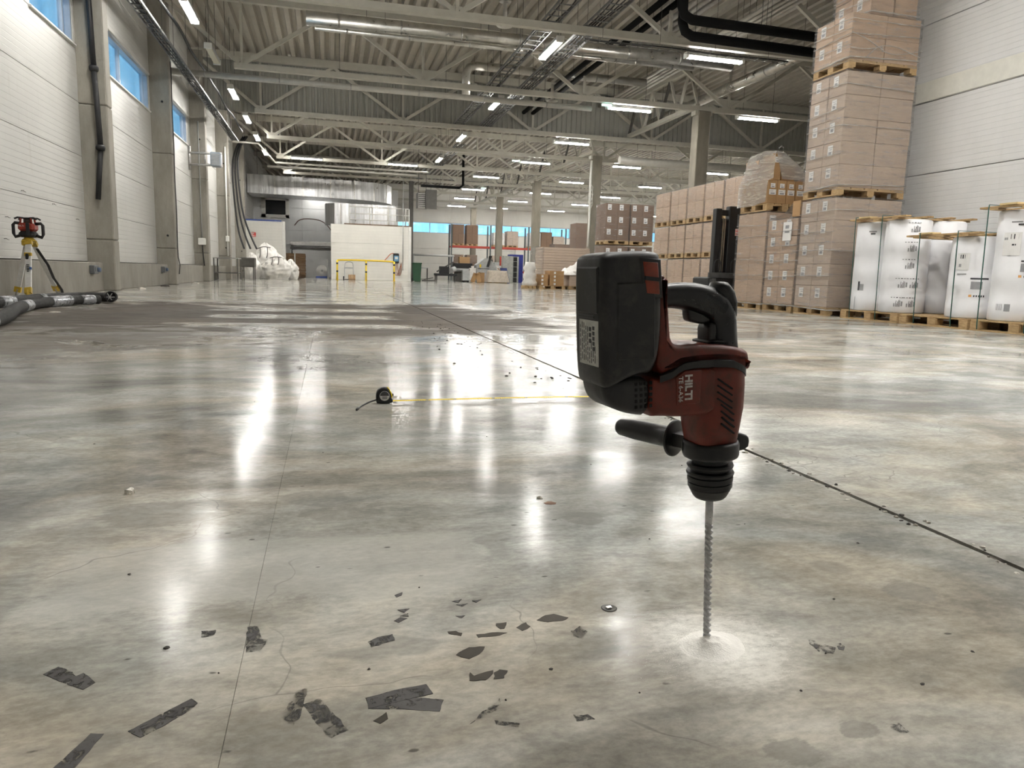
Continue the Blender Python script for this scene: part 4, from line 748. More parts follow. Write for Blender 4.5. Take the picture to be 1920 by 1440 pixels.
def pallet(parent, x0, x1, y0, y1, z0, h=.144, detail=True, along='x'):
    """deck boards run along 'along'; blocks and runners below"""
    W, D = x1 - x0, y1 - y0; cx, cy = (x0 + x1) / 2, (y0 + y1) / 2
    base = MB()
    for k in (0, .5, 1):   # bottom runners
        if along == 'x': yy = y0 + .05 + k * (D - .1); base.box(x0, x1, yy - .05, yy + .05, z0, z0 + .022)
        else: xx = x0 + .05 + k * (W - .1); base.box(xx - .05, xx + .05, y0, y1, z0, z0 + .022)
    for k in (0, .5, 1):   # stringer boards under the deck
        if along == 'x': xx = x0 + .07 + k * (W - .14); base.box(xx - .07, xx + .07, y0, y1, z0 + h - .044, z0 + h - .022)
        else: yy = y0 + .07 + k * (D - .14); base.box(x0, x1, yy - .07, yy + .07, z0 + h - .044, z0 + h - .022)
    nb = 5; bk = []; bd = []
    for i in range(3):
        for j in range(3): bk.append((x0 + .07 + i * (W - .14) / 2, y0 + .07 + j * (D - .14) / 2))
    if not detail:
        for x, y in bk: base.box(x - .07, x + .07, y - .07, y + .07, z0 + .02, z0 + h - .04)
        base.box(x0, x1, y0, y1, z0 + h - .022, z0 + h); return base.build('pallet', M['wood'], parent)
    p = base.build('pallet', M['wood'], parent); me = boxmesh(.14, .14, h - .066, 'wood', .004)
    for x, y in bk: inst('block', me, p, (x, y, z0 + .022))
    if along == 'x':
        me = boxmesh(W, D / nb - .02, .022, 'wood', .003)
        for k in range(nb): inst('deck_board', me, p, (cx, y0 + (k + .5) * D / nb, z0 + h - .022))
    else:
        me = boxmesh(W / nb - .02, D, .022, 'wood', .003)
        for k in range(nb): inst('deck_board', me, p, (x0 + (k + .5) * W / nb, cy, z0 + h - .022))
    return p
def film(parent, x0, x1, y0, y1, z0, z1, mat='film', seed=0, g=.02, top=True, res=.12, amp=.012):
    """crumpled stretch-film skin round a load"""
    b = MB(); per = [(x0 - g, y0 - g), (x1 + g, y0 - g), (x1 + g, y1 + g), (x0 - g, y1 + g)]; ring = []
    for i in range(4):
        a, c = per[i], per[(i + 1) % 4]; n = max(2, int(math.hypot(c[0] - a[0], c[1] - a[1]) / res))
        for k in range(n): ring.append((a[0] + (c[0] - a[0]) * k / n, a[1] + (c[1] - a[1]) * k / n))
    m = len(ring); nz = max(2, int((z1 - z0) / res)); vs = []; fs = []; cx, cy = (x0 + x1) / 2, (y0 + y1) / 2
    for j in range(nz + 1):
        for (x, y) in ring:
            z = z0 + (z1 + g - z0) * j / nz; d = mnoise.noise(Vector((x * 3 + seed, y * 3, z * 6))) * amp + abs(mnoise.noise(Vector((x + seed, y, z * 11)))) * amp
            l = math.hypot(x - cx, y - cy); vs.append((x + (x - cx) / l * max(d, -.012), y + (y - cy) / l * max(d, -.012), z + .012 * mnoise.noise(Vector((x * 5, y * 5, seed))) * (1 if 0 < j < nz else 1.6)))
    for j in range(nz):
        for i in range(m): fs.append((j * m + i, j * m + (i + 1) % m, (j + 1) * m + (i + 1) % m, (j + 1) * m + i))
    if top: fs.append(tuple(range(nz * m, (nz + 1) * m)))
    b.add(vs, fs, True); fo = b.build('stretch_film', M[mat], parent)
    if res < .15:
        rr = random.Random(seed * 7 + 1)
        for k in range(5):
            z = z0 + (z1 - z0) * (.04 + .92 * (k + rr.uniform(.2, .8)) / 5) if k else z0 + .03; sl = rr.uniform(-.10, .10); ps = []
            for i in range(19):
                u = i / 18; q = (x0 - g - .012, y1 - (y1 - y0) * u * 2) if u < .5 else (x0 + (x1 - x0) * (u - .5) * 2 * rr.choice((1, 1)), y0 - g - .012)
                ps.append((q[0], q[1], z + sl * u + .012 * mnoise.noise(Vector((i * .8, seed, k)))))
            ps = ps[:10] if k % 2 else ps
            MB().path(ps, .013 if k else .022, 5, None, .5).build('film_fold', M['film_thick'], fo)
    return fo
def sticker(parent, side, x, y, z, wd, h, ink=True):
    """printed paper label; side '-x' or '-y'"""
    if side == '-x':
        o = MB().box(x - .004, x, y - wd / 2, y + wd / 2, z, z + h).build('shipping_label', M['label_white'], parent)
        if ink:
            b = MB().box(x - .005, x - .0035, y - wd * .3, y + wd * .3, z + h * .12, z + h * .38)
            b.box(x - .005, x - .0035, y - wd * .38, y + wd * .1, z + h * .55, z + h * .62).box(x - .005, x - .0035, y - wd * .38, y + wd * .3, z + h * .75, z + h * .80); b.build('print', M['label_grey'], o)
    else:
        o = MB().box(x - wd / 2, x + wd / 2, y - .004, y, z, z + h).build('shipping_label', M['label_white'], parent)
        if ink:
            b = MB().box(x - wd * .3, x + wd * .3, y - .005, y - .0035, z + h * .12, z + h * .38)
            b.box(x - wd * .38, x + wd * .1, y - .005, y - .0035, z + h * .6, z + h * .7); b.build('print', M['label_grey'], o)
    return o
def load(label, x0, x1, y0, y1, z0, z1, nx, ny, nz, mat='cardboard', lab=None, lsize=(.13, .17), fm='film', seed=0, pal=True, detail=True, along='x', rows=None, group='wrapped pallet loads', gap=.006, ftop=True, res=.12, name='pallet_load'):
    o = thing(name, label, 'pallet load', ((x0 + x1) / 2, (y0 + y1) / 2, z0), group); ph = .144 if pal else 0
    if pal: pallet(o, x0, x1, y0, y1, z0, .144, detail, along)
    zb = z0 + ph + .002; W, D, Hh = (x1 - x0) / nx, (y1 - y0) / ny, (z1 - zb) / nz; me = boxmesh(W - gap, D - gap, Hh - gap * .6, mat); rr = random.Random(seed + 5)
    for k in range(nz):
        for i in range(nx):
            for j in range(ny):
                if 0 < i < nx - 1 and 0 < j < ny - 1: continue
                c = inst('carton', me, o, (x0 + (i + .5) * W + rr.uniform(-.004, .004), y0 + (j + .5) * D + rr.uniform(-.004, .004), zb + k * Hh))
                if lab == '-x' and i == 0: sticker(c, '-x', x0 - .001, y0 + (j + .78) * D - .5 * D * .4, zb + k * Hh + Hh * .42, *lsize)
                if lab == '-y' and j == 0: sticker(c, '-y', x0 + (i + .3) * W, y0 - .001, zb + k * Hh + Hh * .45, *lsize)
    if fm: film(o, x0, x1, y0, y1, zb - (.05 if pal else 0), z1, fm, seed, .018, ftop, res)
    return o
# the tall tower of three loads
TX0, TX1, TY0, TY1 = 8.28, 9.62, 10.72, 11.62
load('lowest load of the tall carton tower, standing on the floor', TX0, TX1, TY0, TY1, 0, 1.99, 2, 2, 5, 'cardboard_grey', '-x', (.12, .17), 'film', 1, along='y', group='loads of the tall carton tower')
load('middle load of the tall carton tower, above the lowest pallet', TX0, TX1, TY0, TY1, 2.02, 4.02, 2, 2, 5, 'cardboard_grey', '-x', (.12, .17), 'film', 2, along='y', group='loads of the tall carton tower')
o = load('top load of the tall carton tower, cut off by the upper edge', TX0, TX1, TY0, TY1, 4.05, 4.92, 2, 2, 2, 'cardboard', '-x', (.12, .17), 'film', 3, along='y', group='loads of the tall carton tower', ftop=False)
for k in range(2):
    for j in range(2):
        c = inst('carton', boxmesh(.44, .44, .36, 'cardboard'), o, (8.83, 10.95 + j * .45, 4.925 + k * .37)); sticker(c, '-x', 8.609, 11.0 + j * .45, 5.05 + k * .37, .12, .17)
        inst('carton', boxmesh(.44, .44, .36, 'cardboard'), o, (9.29, 10.95 + j * .45, 4.925 + k * .37))
film(o, 8.6, 9.52, 10.72, 11.62, 4.925, 5.68, 'film', 9)
for s_, a in ((0, (8.27, 10.69, 4.60)), (1, (8.27, 10.69, 4.36))):   # twisted film ropes across the right face
    b = MB(); b.path(smooth([a, (8.6, 10.675, 4.5 - .15 * s_), (9.0, 10.67, 4.28 + .2 * s_), (9.64, 10.685, 4.42 - .1 * s_)], 3), .012, 6, None, .5); b.build('film_rope', M['film_thick'], o)
MB().path(smooth([(8.55, 10.66, 4.22), (8.72, 10.66, 4.38), (8.82, 10.65, 4.42), (8.86, 10.66, 4.33)], 3), .014, 6, None, .5).build('film_rope', M['film_thick'], o)
# second stack
S2 = load('carton load with many small white labels between tower and capped stack', 8.3, 9.5, 11.72, 12.64, 0, 1.72, 2, 2, 5, 'cardboard', '-x', (.13, .17), 'film', 4, along='y')
MB().box(8.275, 8.279, 11.86, 12.12, 1.32, 1.66).build('delivery_note', M['label_white'], S2); MB().box(8.272, 8.2755, 11.92, 12.06, 1.46, 1.50).box(8.272, 8.2755, 11.94, 12.05, 1.54, 1.60).build('note_print', M['label_grey'], S2)
o = thing('open_carton', 'small plain brown carton on top, leaning against the tall tower', 'box', (8.42, 11.74, 1.745)); MB().rbox(8.3, 8.66, 11.69, 11.92, 1.745, 2.03, .006).build('body', M['cardboard_warm'], o)
MB().box(8.40, 8.44, 11.686, 11.692, 1.78, 1.84).box(8.40, 8.44, 11.686, 11.692, 1.9, 2.0).build('print', M['label_grey'], o)
b = MB(); vs = [(8.29, 12.0, 1.75), (8.75, 11.99, 1.75), (8.29, 12.6, 1.745), (8.8, 12.62, 1.745), (8.31, 11.94, 2.0), (8.62, 11.945, 2.01), (8.3, 12.15, 1.82), (8.7, 12.15, 1.82)]
b.add(vs, [(4, 5, 7, 6), (6, 7, 3, 2)], True); tag(b.build('loose_film', M['film_thick'], None, (8.5, 12.2, 1.75)), 'loose sheet of clear film sagging from the small carton', 'film')
# capped stack
load('wrapped load of tall plain cartons beside the forklift', 8.3, 9.2, 12.72, 13.72, 0, 1.9, 2, 2, 4, 'cardboard', '-y', (.14, .18), 'film', 5, along='y')
o = load('load of labelled cartons raised on the stack beside the forklift', 8.32, 9.14, 12.78, 13.72, 1.93, 2.52, 4, 3, 1, 'cardboard_warm', None, (.13, .1), None, 6, along='y')
for i in range(4):
    x = 8.32 + (i + .5) * .205; sticker(o, '-y', x, 12.782, 2.37, .10, .085); sticker(o, '-y', x, 12.782, 2.24, .15, .10)
c = inst('carton', boxmesh(.16, .4, .5, 'cardboard_warm'), o, (8.5, 13.0, 2.523)); sticker(c, '-y', 8.5, 12.798, 2.85, .13, .11); inst('carton', boxmesh(.2, .45, .42, 'cardboard'), o, (8.45, 13.45, 2.523)); inst('carton', boxmesh(.3, .7, .3, 'cardboard_warm'), o, (8.85, 13.3, 2.523))
# tent of film over the top cartons and round the side facing the hall
b = MB(); rows_ = []
T = [[(8.28, 13.80, 2.05), (8.25, 13.5, 2.03), (8.25, 13.1, 2.05), (8.26, 12.76, 2.10)], [(8.28, 13.78, 2.50), (8.25, 13.5, 2.5), (8.26, 13.1, 2.52), (8.29, 12.76, 2.5)],
     [(8.31, 13.72, 2.6), (8.3, 13.5, 2.7), (8.33, 13.1, 2.75), (8.40, 12.76, 2.56)], [(8.36, 13.62, 3.0), (8.38, 13.5, 3.07), (8.40, 13.15, 3.1), (8.43, 12.77, 3.07)],
     [(8.6, 13.6, 3.0), (8.58, 13.4, 3.06), (8.6, 13.1, 3.08), (8.6, 12.78, 3.06)], [(9.0, 13.6, 2.85), (8.98, 13.4, 2.86), (9.0, 13.1, 2.82), (9.0, 12.78, 2.80)], [(9.14, 13.6, 2.56), (9.15, 13.4, 2.6), (9.16, 13.1, 2.58), (9.16, 12.76, 2.64)]]
NU = 24; NV = 18
def bil(u, v):
    u *= len(T) - 1; v *= 3; i, j = min(int(u), len(T) - 2), min(int(v), 2); fu, fv = u - i, v - j
    p = [Vector(T[i][j]).lerp(Vector(T[i][j + 1]), fv), Vector(T[i + 1][j]).lerp(Vector(T[i + 1][j + 1]), fv)]; q = p[0].lerp(p[1], fu); n = mnoise.noise(q * 5) * .02 + mnoise.noise(Vector((q.x * 9, q.y * 2, q.z * 9))) * .015
    return q + Vector((-n, -n * .4, n * .5))
vs = [bil(i / NU, j / NV) for i in range(NU + 1) for j in range(NV + 1)]; fs = [(i * (NV + 1) + j, i * (NV + 1) + j + 1, (i + 1) * (NV + 1) + j + 1, (i + 1) * (NV + 1) + j) for i in range(NU) for j in range(NV)]
k = len(vs); fr = [bil((3 + 3 * i / 10) / 6, 1) for i in range(11)]; lo = [Vector((8.6 + .5 * i / 10, 12.765, 2.54)) for i in range(11)]
vs += fr + lo; fs += [(k + i, k + i + 1, k + 12 + i, k + 11 + i) for i in range(10)]
b.add(vs, fs, True); b.build('film_tent', M['film_thick'], o)
for p_ in ((8.37, 13.6, 3.03), (8.5, 12.8, 3.12)): MB().path([p_, (p_[0] + .05, p_[1], p_[2] + .05), (p_[0] + .1, p_[1], p_[2] + .02)], .02, 6, None, .5).build('film_knot', M['film_thick'], o)
# long row of wrapped pallets, three high
ys = [21.0, 19.98, 18.96, 17.98, 16.98, 15.95, 14.9]
for r_ in range(6):
    for l_, (z0, z1) in enumerate(((0, 1.13), (1.16, 2.08), (2.11, 3.1))):
        load('wrapped pallet in the long row behind the forklift, %s tier, %s from far end' % (['floor', 'middle', 'top'][l_], ORD[r_]), 9.8, 10.9, ys[r_ + 1] + .05, ys[r_] - .04, z0, z1 - .01, 1, 2, 2, 'cardboard', None, fm='film_thin', seed=20 + r_ * 3 + l_, detail=False, along='y', group='wrapped pallets in the long row', res=.2)
# ------------------------------------------------------------------ paper rolls strapped on pallets
simple('paper_wrap', (.88, .88, .90), .42, 0, .04, 3, 0); simple('paper_shine', (.84, .83, .84), .25, 0, .03, 3); simple('strap_green', (.02, .09, .07), .4); simple('label_orange', (.75, .38, .12), .5)
def roll(o, x, y, r, z0, z1, prints=()):
    pr = [(r - .015, z0), (r, z0 + .015)]
    for k in range(1, 6): pr += [(r * (1 + .006 * (k % 2)), z0 + (z1 - z0) * k / 6 - .005), (r * (1 + .006 * ((k + 1) % 2)), z0 + (z1 - z0) * k / 6)]
    pr += [(r, z1 - .02), (r - .02, z1)]; q = MB().lathe(pr, 40, (x, y, 0)).build('paper_roll', M['paper_wrap'], o)
    for (a0, a1, h0, h1, mt) in prints:
        vs = []; n = max(2, int(abs(a1 - a0) / 6))
        for i in range(n + 1):
            a = R(a0 + (a1 - a0) * i / n); vs += [(x + (r + .006) * math.cos(a), y + (r + .006) * math.sin(a), h0), (x + (r + .006) * math.cos(a), y + (r + .006) * math.sin(a), h1)]
        MB().add(vs, [(2 * i, 2 * i + 1, 2 * i + 3, 2 * i + 2) for i in range(n)]).build('print' if mt != 'label_white' else 'roll_label', M[mt], q)
    return q
def codeblock(a, z, s=1.):
    """cluster of upright marks plus a heading line, as printed round the wrapper"""
    o = []
    for k, (d, h) in enumerate(((0, .09), (2.2, .05), (4.4, .08), (6.6, .10), (9, .09))): o.append((a + d * s, a + (d + 1.1) * s, z, z + h, 'label_ink'))
    for d in (-14, -7, 0, 7, 13): o.append((a + d * s, a + (d + 4) * s, z + .13, z + .142, 'label_ink' if d == 0 else 'label_grey'))
    o.append((a - 6 * s, a - 3 * s, z, z + .05, 'label_grey')); o.append((a + 12 * s, a + 16 * s, z + .01, z + .08, 'label_grey')); return o
def rollpack(label, x0, x1, y0, y1, zt, rolls, straps, bx0, bx1, by0, by1):
    o = thing('roll_pallet', label, 'paper rolls', ((x0 + x1) / 2, (y0 + y1) / 2, 0), 'strapped paper roll pallets'); pallet(o, x0, x1, y0, y1, 0, .144, True, 'y')
    for a in rolls: roll(o, a[0], a[1], a[2], .146, zt, a[3])
    lid = MB(); n = 4
    for k in range(3): yy = by0 + (k + .5) * (by1 - by0) / 3; lid.box(bx0, bx1, yy - .06, yy + .06, zt + .003, zt + .025)
    lid = lid.build('top_frame', M['wood'], o)
    for k in range(n): xx = bx0 + .06 + k * (bx1 - bx0 - .12) / (n - 1); MB().rbox(xx - .05, xx + .05, by0, by1, zt + .026, zt + .05, .003).build('board', M['wood'], lid)
    MB().rbox(bx0 - .01, bx0 + .14, (by0 + by1) / 2 + .12, (by0 + by1) / 2 + .36, zt + .051, zt + .075, .003).build('corner_board', M['wood_light'], lid)
    for y in straps: MB().path([(bx1, y, zt + .07), (bx0 - .014, y, zt + .07), (bx0 - .016, y, zt + .03), (x0 - .018, y + .02, .10), (x0 - .01, y + .02, .02)], .009, 6, None, .5).build('strap', M['strap_green'], o)
    return o
W_ = 205   # bearing of the camera side as seen from the rolls
rollpack('tall strapped pallet of white paper rolls next to the carton tower', 8.16, 9.4, 8.97, 10.2, 1.52,
         [(8.47, 9.88, .31, [(188, 204, .46, .56, 'label_grey'), (186, 192, .46, .6, 'label_ink'), (205, 225, 1.36, 1.38, 'label_grey'), (210, 222, 1.325, 1.345, 'label_ink'), (178, 180, .16, .36, 'label_grey')]),
          (8.47, 9.26, .31, codeblock(246, .24) + codeblock(215, .24) + codeblock(250, .52) + codeblock(222, .52) + codeblock(234, .8) + codeblock(236, 1.05) + codeblock(240, 1.33)), (9.09, 9.88, .31, ()), (9.09, 9.26, .31, ())], (9.95, 9.38), 8.1, 9.4, 8.95, 10.12)
rollpack('low strapped pallet of white paper rolls in the middle', 8.16, 9.36, 7.74, 8.93, 1.22,
         [(8.47, 8.0, .31, [(178, 208, .78, 1.0, 'label_white'), (186, 198, .93, .98, 'label_ink'), (184, 190, .82, .86, 'label_grey'), (182, 204, .72, .735, 'label_grey'), (214, 252, .66, .68, 'label_ink'), (216, 240, .53, .63, 'label_grey'), (214, 220, .43, .46, 'label_orange')] + [(224 + k * 5, 226.5 + k * 5, .43, .455, 'label_ink') for k in range(5)]), (9.05, 8.0, .31, ()), (9.05, 8.6, .3, ())], (8.62, 7.98), 8.1, 9.36, 7.69, 8.9)
rollpack('tall strapped pallet of white paper rolls at the right edge', 8.16, 9.4, 6.45, 7.70, 1.52,
         [(8.5, 7.36, .31, [(176, 214, .96, 1.24, 'label_white'), (192, 208, 1.16, 1.22, 'label_ink'), (178, 186, 1.15, 1.18, 'label_grey'), (196, 204, 1.08, 1.1, 'label_ink'), (190, 212, 1.36, 1.375, 'label_grey'), (204, 216, 1.325, 1.345, 'label_ink'), (218, 256, .88, .9, 'label_ink'), (218, 250, .76, .86, 'label_grey'), (216, 222, .69, .72, 'label_orange')] + [(226 + k * 5, 228.5 + k * 5, .69, .715, 'label_ink') for k in range(6)] + [(178 + k * 3, 179.2 + k * 3, .28, .36, 'label_grey') for k in range(5)] + [(196, 208, .27, .36, 'label_grey')]), (8.5, 6.74, .3, ()), (9.1, 7.36, .3, ()), (9.1, 6.74, .3, ())], (7.56, 6.9), 8.1, 9.4, 6.4, 7.72)
# ------------------------------------------------------------------ forklift behind the drill
simple('fork_black', (.012, .012, .013), .4, 0, .3, 6); simple('fork_grey', (.06, .06, .06), .5, 0, .3, 8); simple('chain', (.35, .31, .24), .4, .8)
fy = 14.45; o = thing('forklift', 'black stacker truck with its mast up in front of the long pallet row', 'forklift', (8.62, 14.7, 0))
MB().rbox(8.19, 8.33, fy, fy + .16, .15, 2.1, .01).build('mast_channel', M['fork_black'], o); MB().rbox(8.50, 8.80, fy - .02, fy + .16, .15, 2.16, .015).build('mast_channel', M['fork_black'], o)
MB().rbox(8.33, 8.52, fy + .06, fy + .14, 1.96, 2.08, .01).build('crosshead', M['fork_black'], o); MB().rbox(8.32, 8.5, fy + .12, fy + .16, .2, 1.9, .01).build('inner_mast', M['fork_grey'], o)
for x in (8.40, 8.45): MB().box(x - .012, x + .012, fy + .05, fy + .075, .75, 1.9).build('lift_chain', M['chain'], o)
MB().tube((8.36, fy + .08, .3), (8.36, fy + .08, 1.3), .035, 10).build('lift_cylinder', M['fork_grey'], o)
MB().prism([(8.78, 2.16), (8.98, 2.16), (8.97, 2.05), (8.88, 1.97), (8.78, 1.95)], fy - .02, fy + .1).build('mast_cover', M['fork_black'], o)
MB().rbox(8.78, 8.86, fy - .01, fy + .14, 1.35, 1.8, .03).build('side_cover', M['fork_black'], o)
MB().box(8.66, 8.74, fy - .024, fy - .019, 1.53, 1.68).build('warning_label', simple('label_pink', (.65, .48, .44), .5), o); MB().box(8.67, 8.73, fy - .027, fy - .023, 1.56, 1.58).box(8.67, 8.73, fy - .027, fy - .023, 1.62, 1.64).build('label_print', M['sign_red'], o)
put('lettering', text_mesh('Linde', .10, M['label_white'], .001, .45), o, (8.86 - 8.62, fy - .022 - 14.7, 2.105), (1, 0, 0), (0, 0, 1))
MB().rbox(7.98, 8.92, fy - .25, fy + .5, .10, .62, .03).build('chassis', M['fork_black'], o); MB().rbox(7.94, 8.6, fy - .3, fy - .24, .60, .72, .01).build('instrument_shelf', M['fork_grey'], o); MB().rbox(8.0, 8.14, fy - .28, fy - .1, .42, .62, .02).build('console', M['fork_grey'], o)
for x in (8.1, 8.8): MB().lathe([(.1, -.05), (.1, .05)], 16, (x, fy + .1, .1), (1, 0, 0)).build('wheel', M['black_rubber'], o)
for x in (8.2, 8.6): MB().path(smooth([(x - .08, fy - .2, .72), (x - .1, fy - .2, .95), (x, fy - .2, 1.02), (x + .08, fy - .2, .9), (x + .06, fy - .2, .72)], 3), .012, 6).build('hose_loop', M['cable_black'], o)
MB().rbox(8.82, 8.93, fy - .3, fy + .1, .25, .66, .02).build('tiller_guard', M['fork_grey'], o)
for x in (8.3, 8.7): MB().rbox(x - .06, x + .06, fy + .5, fy + 1.1, .05, .1, .01).build('fork', M['fork_grey'], o)
# ------------------------------------------------------------------ middle distance stacks
for s, (x0, x1) in enumerate(((9.98, 10.92), (10.98, 11.9))):
    for l_, (z0, z1) in enumerate(((0, 1.75), (1.78, 3.3))):
        load('%s pallet of the %s dark brown pile right of the coiled-cable column' % (['lower', 'upper'][l_], ['left', 'right'][s]), x0, x1, 25.6, 26.6, z0, z1 - .03, 2, 2, 3, 'cardboard_dark', '-y', (.15, .2), 'film_thin', 60 + s * 2 + l_, detail=False, group='dark brown carton stacks', res=.25)  # dark cardboard carries the shade on the camera-facing sides in its colour
o = thing('sheet_stack', 'wide stack of flat grey-brown cardboard sheets behind the white heap', 'cardboard', (10.35, 31.6, 0)); pallet(o, 9.1, 11.4, 31.0, 32.2, 0, .144, False); me = boxmesh(2.2, 1.15, .115, 'cardboard_grey', .01)
for k in range(14): inst('sheet_layer', me, o, (10.3 + .015 * math.sin(k * 1.7), 31.6, .146 + k * .118))
film(o, 8.98, 9.25, 31.02, 32.2, .12, 1.8, 'film', 71, .01, True, .2)
o = thing('board_crate', 'pale crate heaped with white plastic, left of the drill battery', 'pallet load', (10.3, 29.4, 0)); pallet(o, 9.75, 11.0, 28.9, 29.9, 0, .144, False); MB().rbox(9.78, 10.97, 28.93, 29.87, .146, .72, .01).build('carton', M['cardboard_grey'], o)
def heap(parent, x0, x1, y0, y1, z0, h, seed, mat, nm='plastic_heap'):
    nx, ny = 16, 12; vs = []; 
    for i in range(nx + 1):
        for j in range(ny + 1):
            u, v = i / nx, j / ny; e = (math.sin(math.pi * u) * math.sin(math.pi * v)) ** .35; x, y = x0 + (x1 - x0) * u, y0 + (y1 - y0) * v
            vs.append((x, y, z0 + e * h * (.72 + .5 * mnoise.noise(Vector((x * 2.6 + seed, y * 2.6, 0))) + .25 * mnoise.noise(Vector((x * 7, y * 7, seed))))))
    return MB().add(vs, [(i * (ny + 1) + j, (i + 1) * (ny + 1) + j, (i + 1) * (ny + 1) + j + 1, i * (ny + 1) + j + 1) for i in range(nx) for j in range(ny)], True).build(nm, M[mat], parent)
heap(o, 9.6, 11.1, 28.85, 29.95, .60, .55, 3, 'bag_white')
MB().add([(9.9, 28.87, .75), (10.9, 28.87, .78), (10.55, 28.86, .35), (10.3, 28.86, .42)], [(0, 1, 2, 3)]).build('hanging_corner', M['bag_white'], o)
pp = thing('carton_pallet', 'wooden pallet under the small stack of brown cartons', 'pallet', (8.85, 29.0, 0)); pallet(pp, 8.4, 9.5, 28.6, 29.5, 0, .144, False)
for k in range(4):
    for i, (nm_, xx) in enumerate((('left', 8.62), ('right', 9.15))):
        if k == 3 and i == 0: continue
        o = thing('flat_carton', 'flat brown carton in the small pallet stack, %s layer, %s side' % (['bottom', 'second', 'third', 'top'][k], nm_), 'box', (xx, 28.95, .146 + k * .152), 'small stack of flat cartons')
        MB().rbox(xx - (.15 if i == 0 else .3), xx + (.15 if i == 0 else .3), 28.66, 29.4, .146 + k * .152, .146 + k * .152 + .15, .006).build('body', M['cardboard_warm'], o); MB().box(xx - .13, xx - .05, 28.652, 28.66, .17 + k * .152, .26 + k * .152).build('shipping_label', M['label_white'], o)
o = thing('rubbish_bag', 'tall white translucent rubbish bag left of the small cartons', 'bag', (8.05, 29.2, 0)); pallet(o, 7.82, 8.3, 28.8, 29.4, 0, .12, False)
b = MB(); pr_ = []
for j in range(9): pr_.append((.30 * (1 + .12 * math.sin(j * 2.3)) * (1 - .04 * j), .125 + j * .12))
b.lathe(pr_, 16, (8.1, 29.1, 0)); b.v = [(x + .05 * mnoise.noise(Vector((x * 6, y * 6, z * 5))), y + .05 * mnoise.noise(Vector((y * 6, z * 6, x * 5))), z) for x, y, z in b.v]; b.build('bag', M['bag_white'], o)
# lockers
simple('locker_grey', (.40, .41, .38), .45); simple('locker_blue', (.02, .03, .22), .4)
o = thing('locker', 'tall grey open locker with dark shelves', 'locker', (11.75, 47.5, 0)); MB().rbox(11.28, 11.98, 47.2, 47.7, 0, 1.76, .01).build('body', M['locker_grey'], o); MB().box(12.0, 12.24, 47.18, 47.22, .04, 1.70).build('opening', M['dark_void'], o)
MB().box(11.99, 12.36, 47.2, 47.7, 0, 1.74).build('shelf_bay', M['locker_grey'], o)
for k in range(4): MB().box(12.0, 12.25, 47.15, 47.2, .35 + k * .35, .37 + k * .35).build('shelf', M['locker_grey'], o)
o = thing('locker', 'taller dark blue locker behind the grey one', 'locker', (12.3, 48.4, 0)); MB().rbox(11.95, 12.9, 48.1, 48.7, 0, 1.9, .01).build('body', M['locker_blue'], o); MB().box(12.4, 12.42, 48.085, 48.1, .1, 1.8).build('door_gap', M['dark_void'], o); MB().box(12.5, 12.53, 48.07, 48.1, .9, 1.1).build('handle', M['galvanised'], o)
# pallet racking against the far wall
simple('rack_red', (.42, .05, .03), .45); simple('rack_post', (.10, .12, .12), .5)
o = thing('pallet_rack', 'pallet rack with red beams against the far wall', 'rack', (14.5, 57.0, 0))
for x in (9.3, 12.4, 15.5, 18.6):
    for y in (56.3, 57.4): MB().box(x - .05, x + .05, y - .05, y + .05, 0, 4.3).build('upright', M['rack_post'], o)
for i in range(3):
    for z in (.75, 2.6):
        for y in (56.27, 57.43): MB().box(9.36 + 3.1 * i, 12.34 + 3.1 * i, y - .03, y + .03, z - .07, z + .07).build('beam', M['rack_red'], o)
k = 0
for i, (x, h, mt) in enumerate(((9.85, 1.6, 'cardboard_dark'), (10.95, 1.6, 'cardboard_dark'), (13.1, 1.1, 'bag_white'), (14.2, 1.25, 'cardboard_grey'), (15.95 + .1, 1.2, 'bag_white'), (17.0, 1.3, 'cardboard_dark'), (18.02, 1.0, 'cardboard_grey'))):
    load('pallet load on the red rack beam, %s from the left' % ORD[i], x - .45, x + .45, 56.35, 57.35, 2.68, 2.68 + h, 2, 1, 2, mt, None, fm=None if mt == 'cardboard_dark' else 'film', seed=80 + i, detail=False, group='loads on the upper rack level', res=.3)
for i, (x, mt) in enumerate(((9.85, 'cardboard_dark'), (10.95, 'cardboard_dark'), (13.0, 'cardboard_grey'), (14.3, 'cardboard'))):
    load('pallet load on the lower rack level, %s from the left' % ORD[i], x - .42, x + .42, 56.35, 57.35, .83, 1.98, 2, 1, 2, mt, None, fm='film_thin', seed=95 + i, detail=False, group='loads on the lower rack level', res=.3)
# further stacks beyond the sheet stack
for i, (x, y, z1, mt) in enumerate(((14.3, 44.0, 2.5, 'cardboard_dark'), (16.0, 44.5, 3.2, 'bag_white'), (15.4, 40.0, 3.75, 'cardboard_dark'), (17.6, 44.0, 2.9, 'cardboard_grey'), (13.2, 36.8, 3.3, 'cardboard_dark'))):
    for l_, (a, c) in enumerate(((0, z1 / 2 - .05), (z1 / 2, z1))): load('%s pallet of the %s distant stack beyond the cardboard sheets' % (['lower', 'upper'][l_], ORD[i]), x - .65, x + .65, y - .5, y + .5, a, c, 2, 1, 2, mt, None, fm='film_thin', seed=110 + i * 2 + l_, detail=False, group='distant stacks beyond the sheets', res=.3)
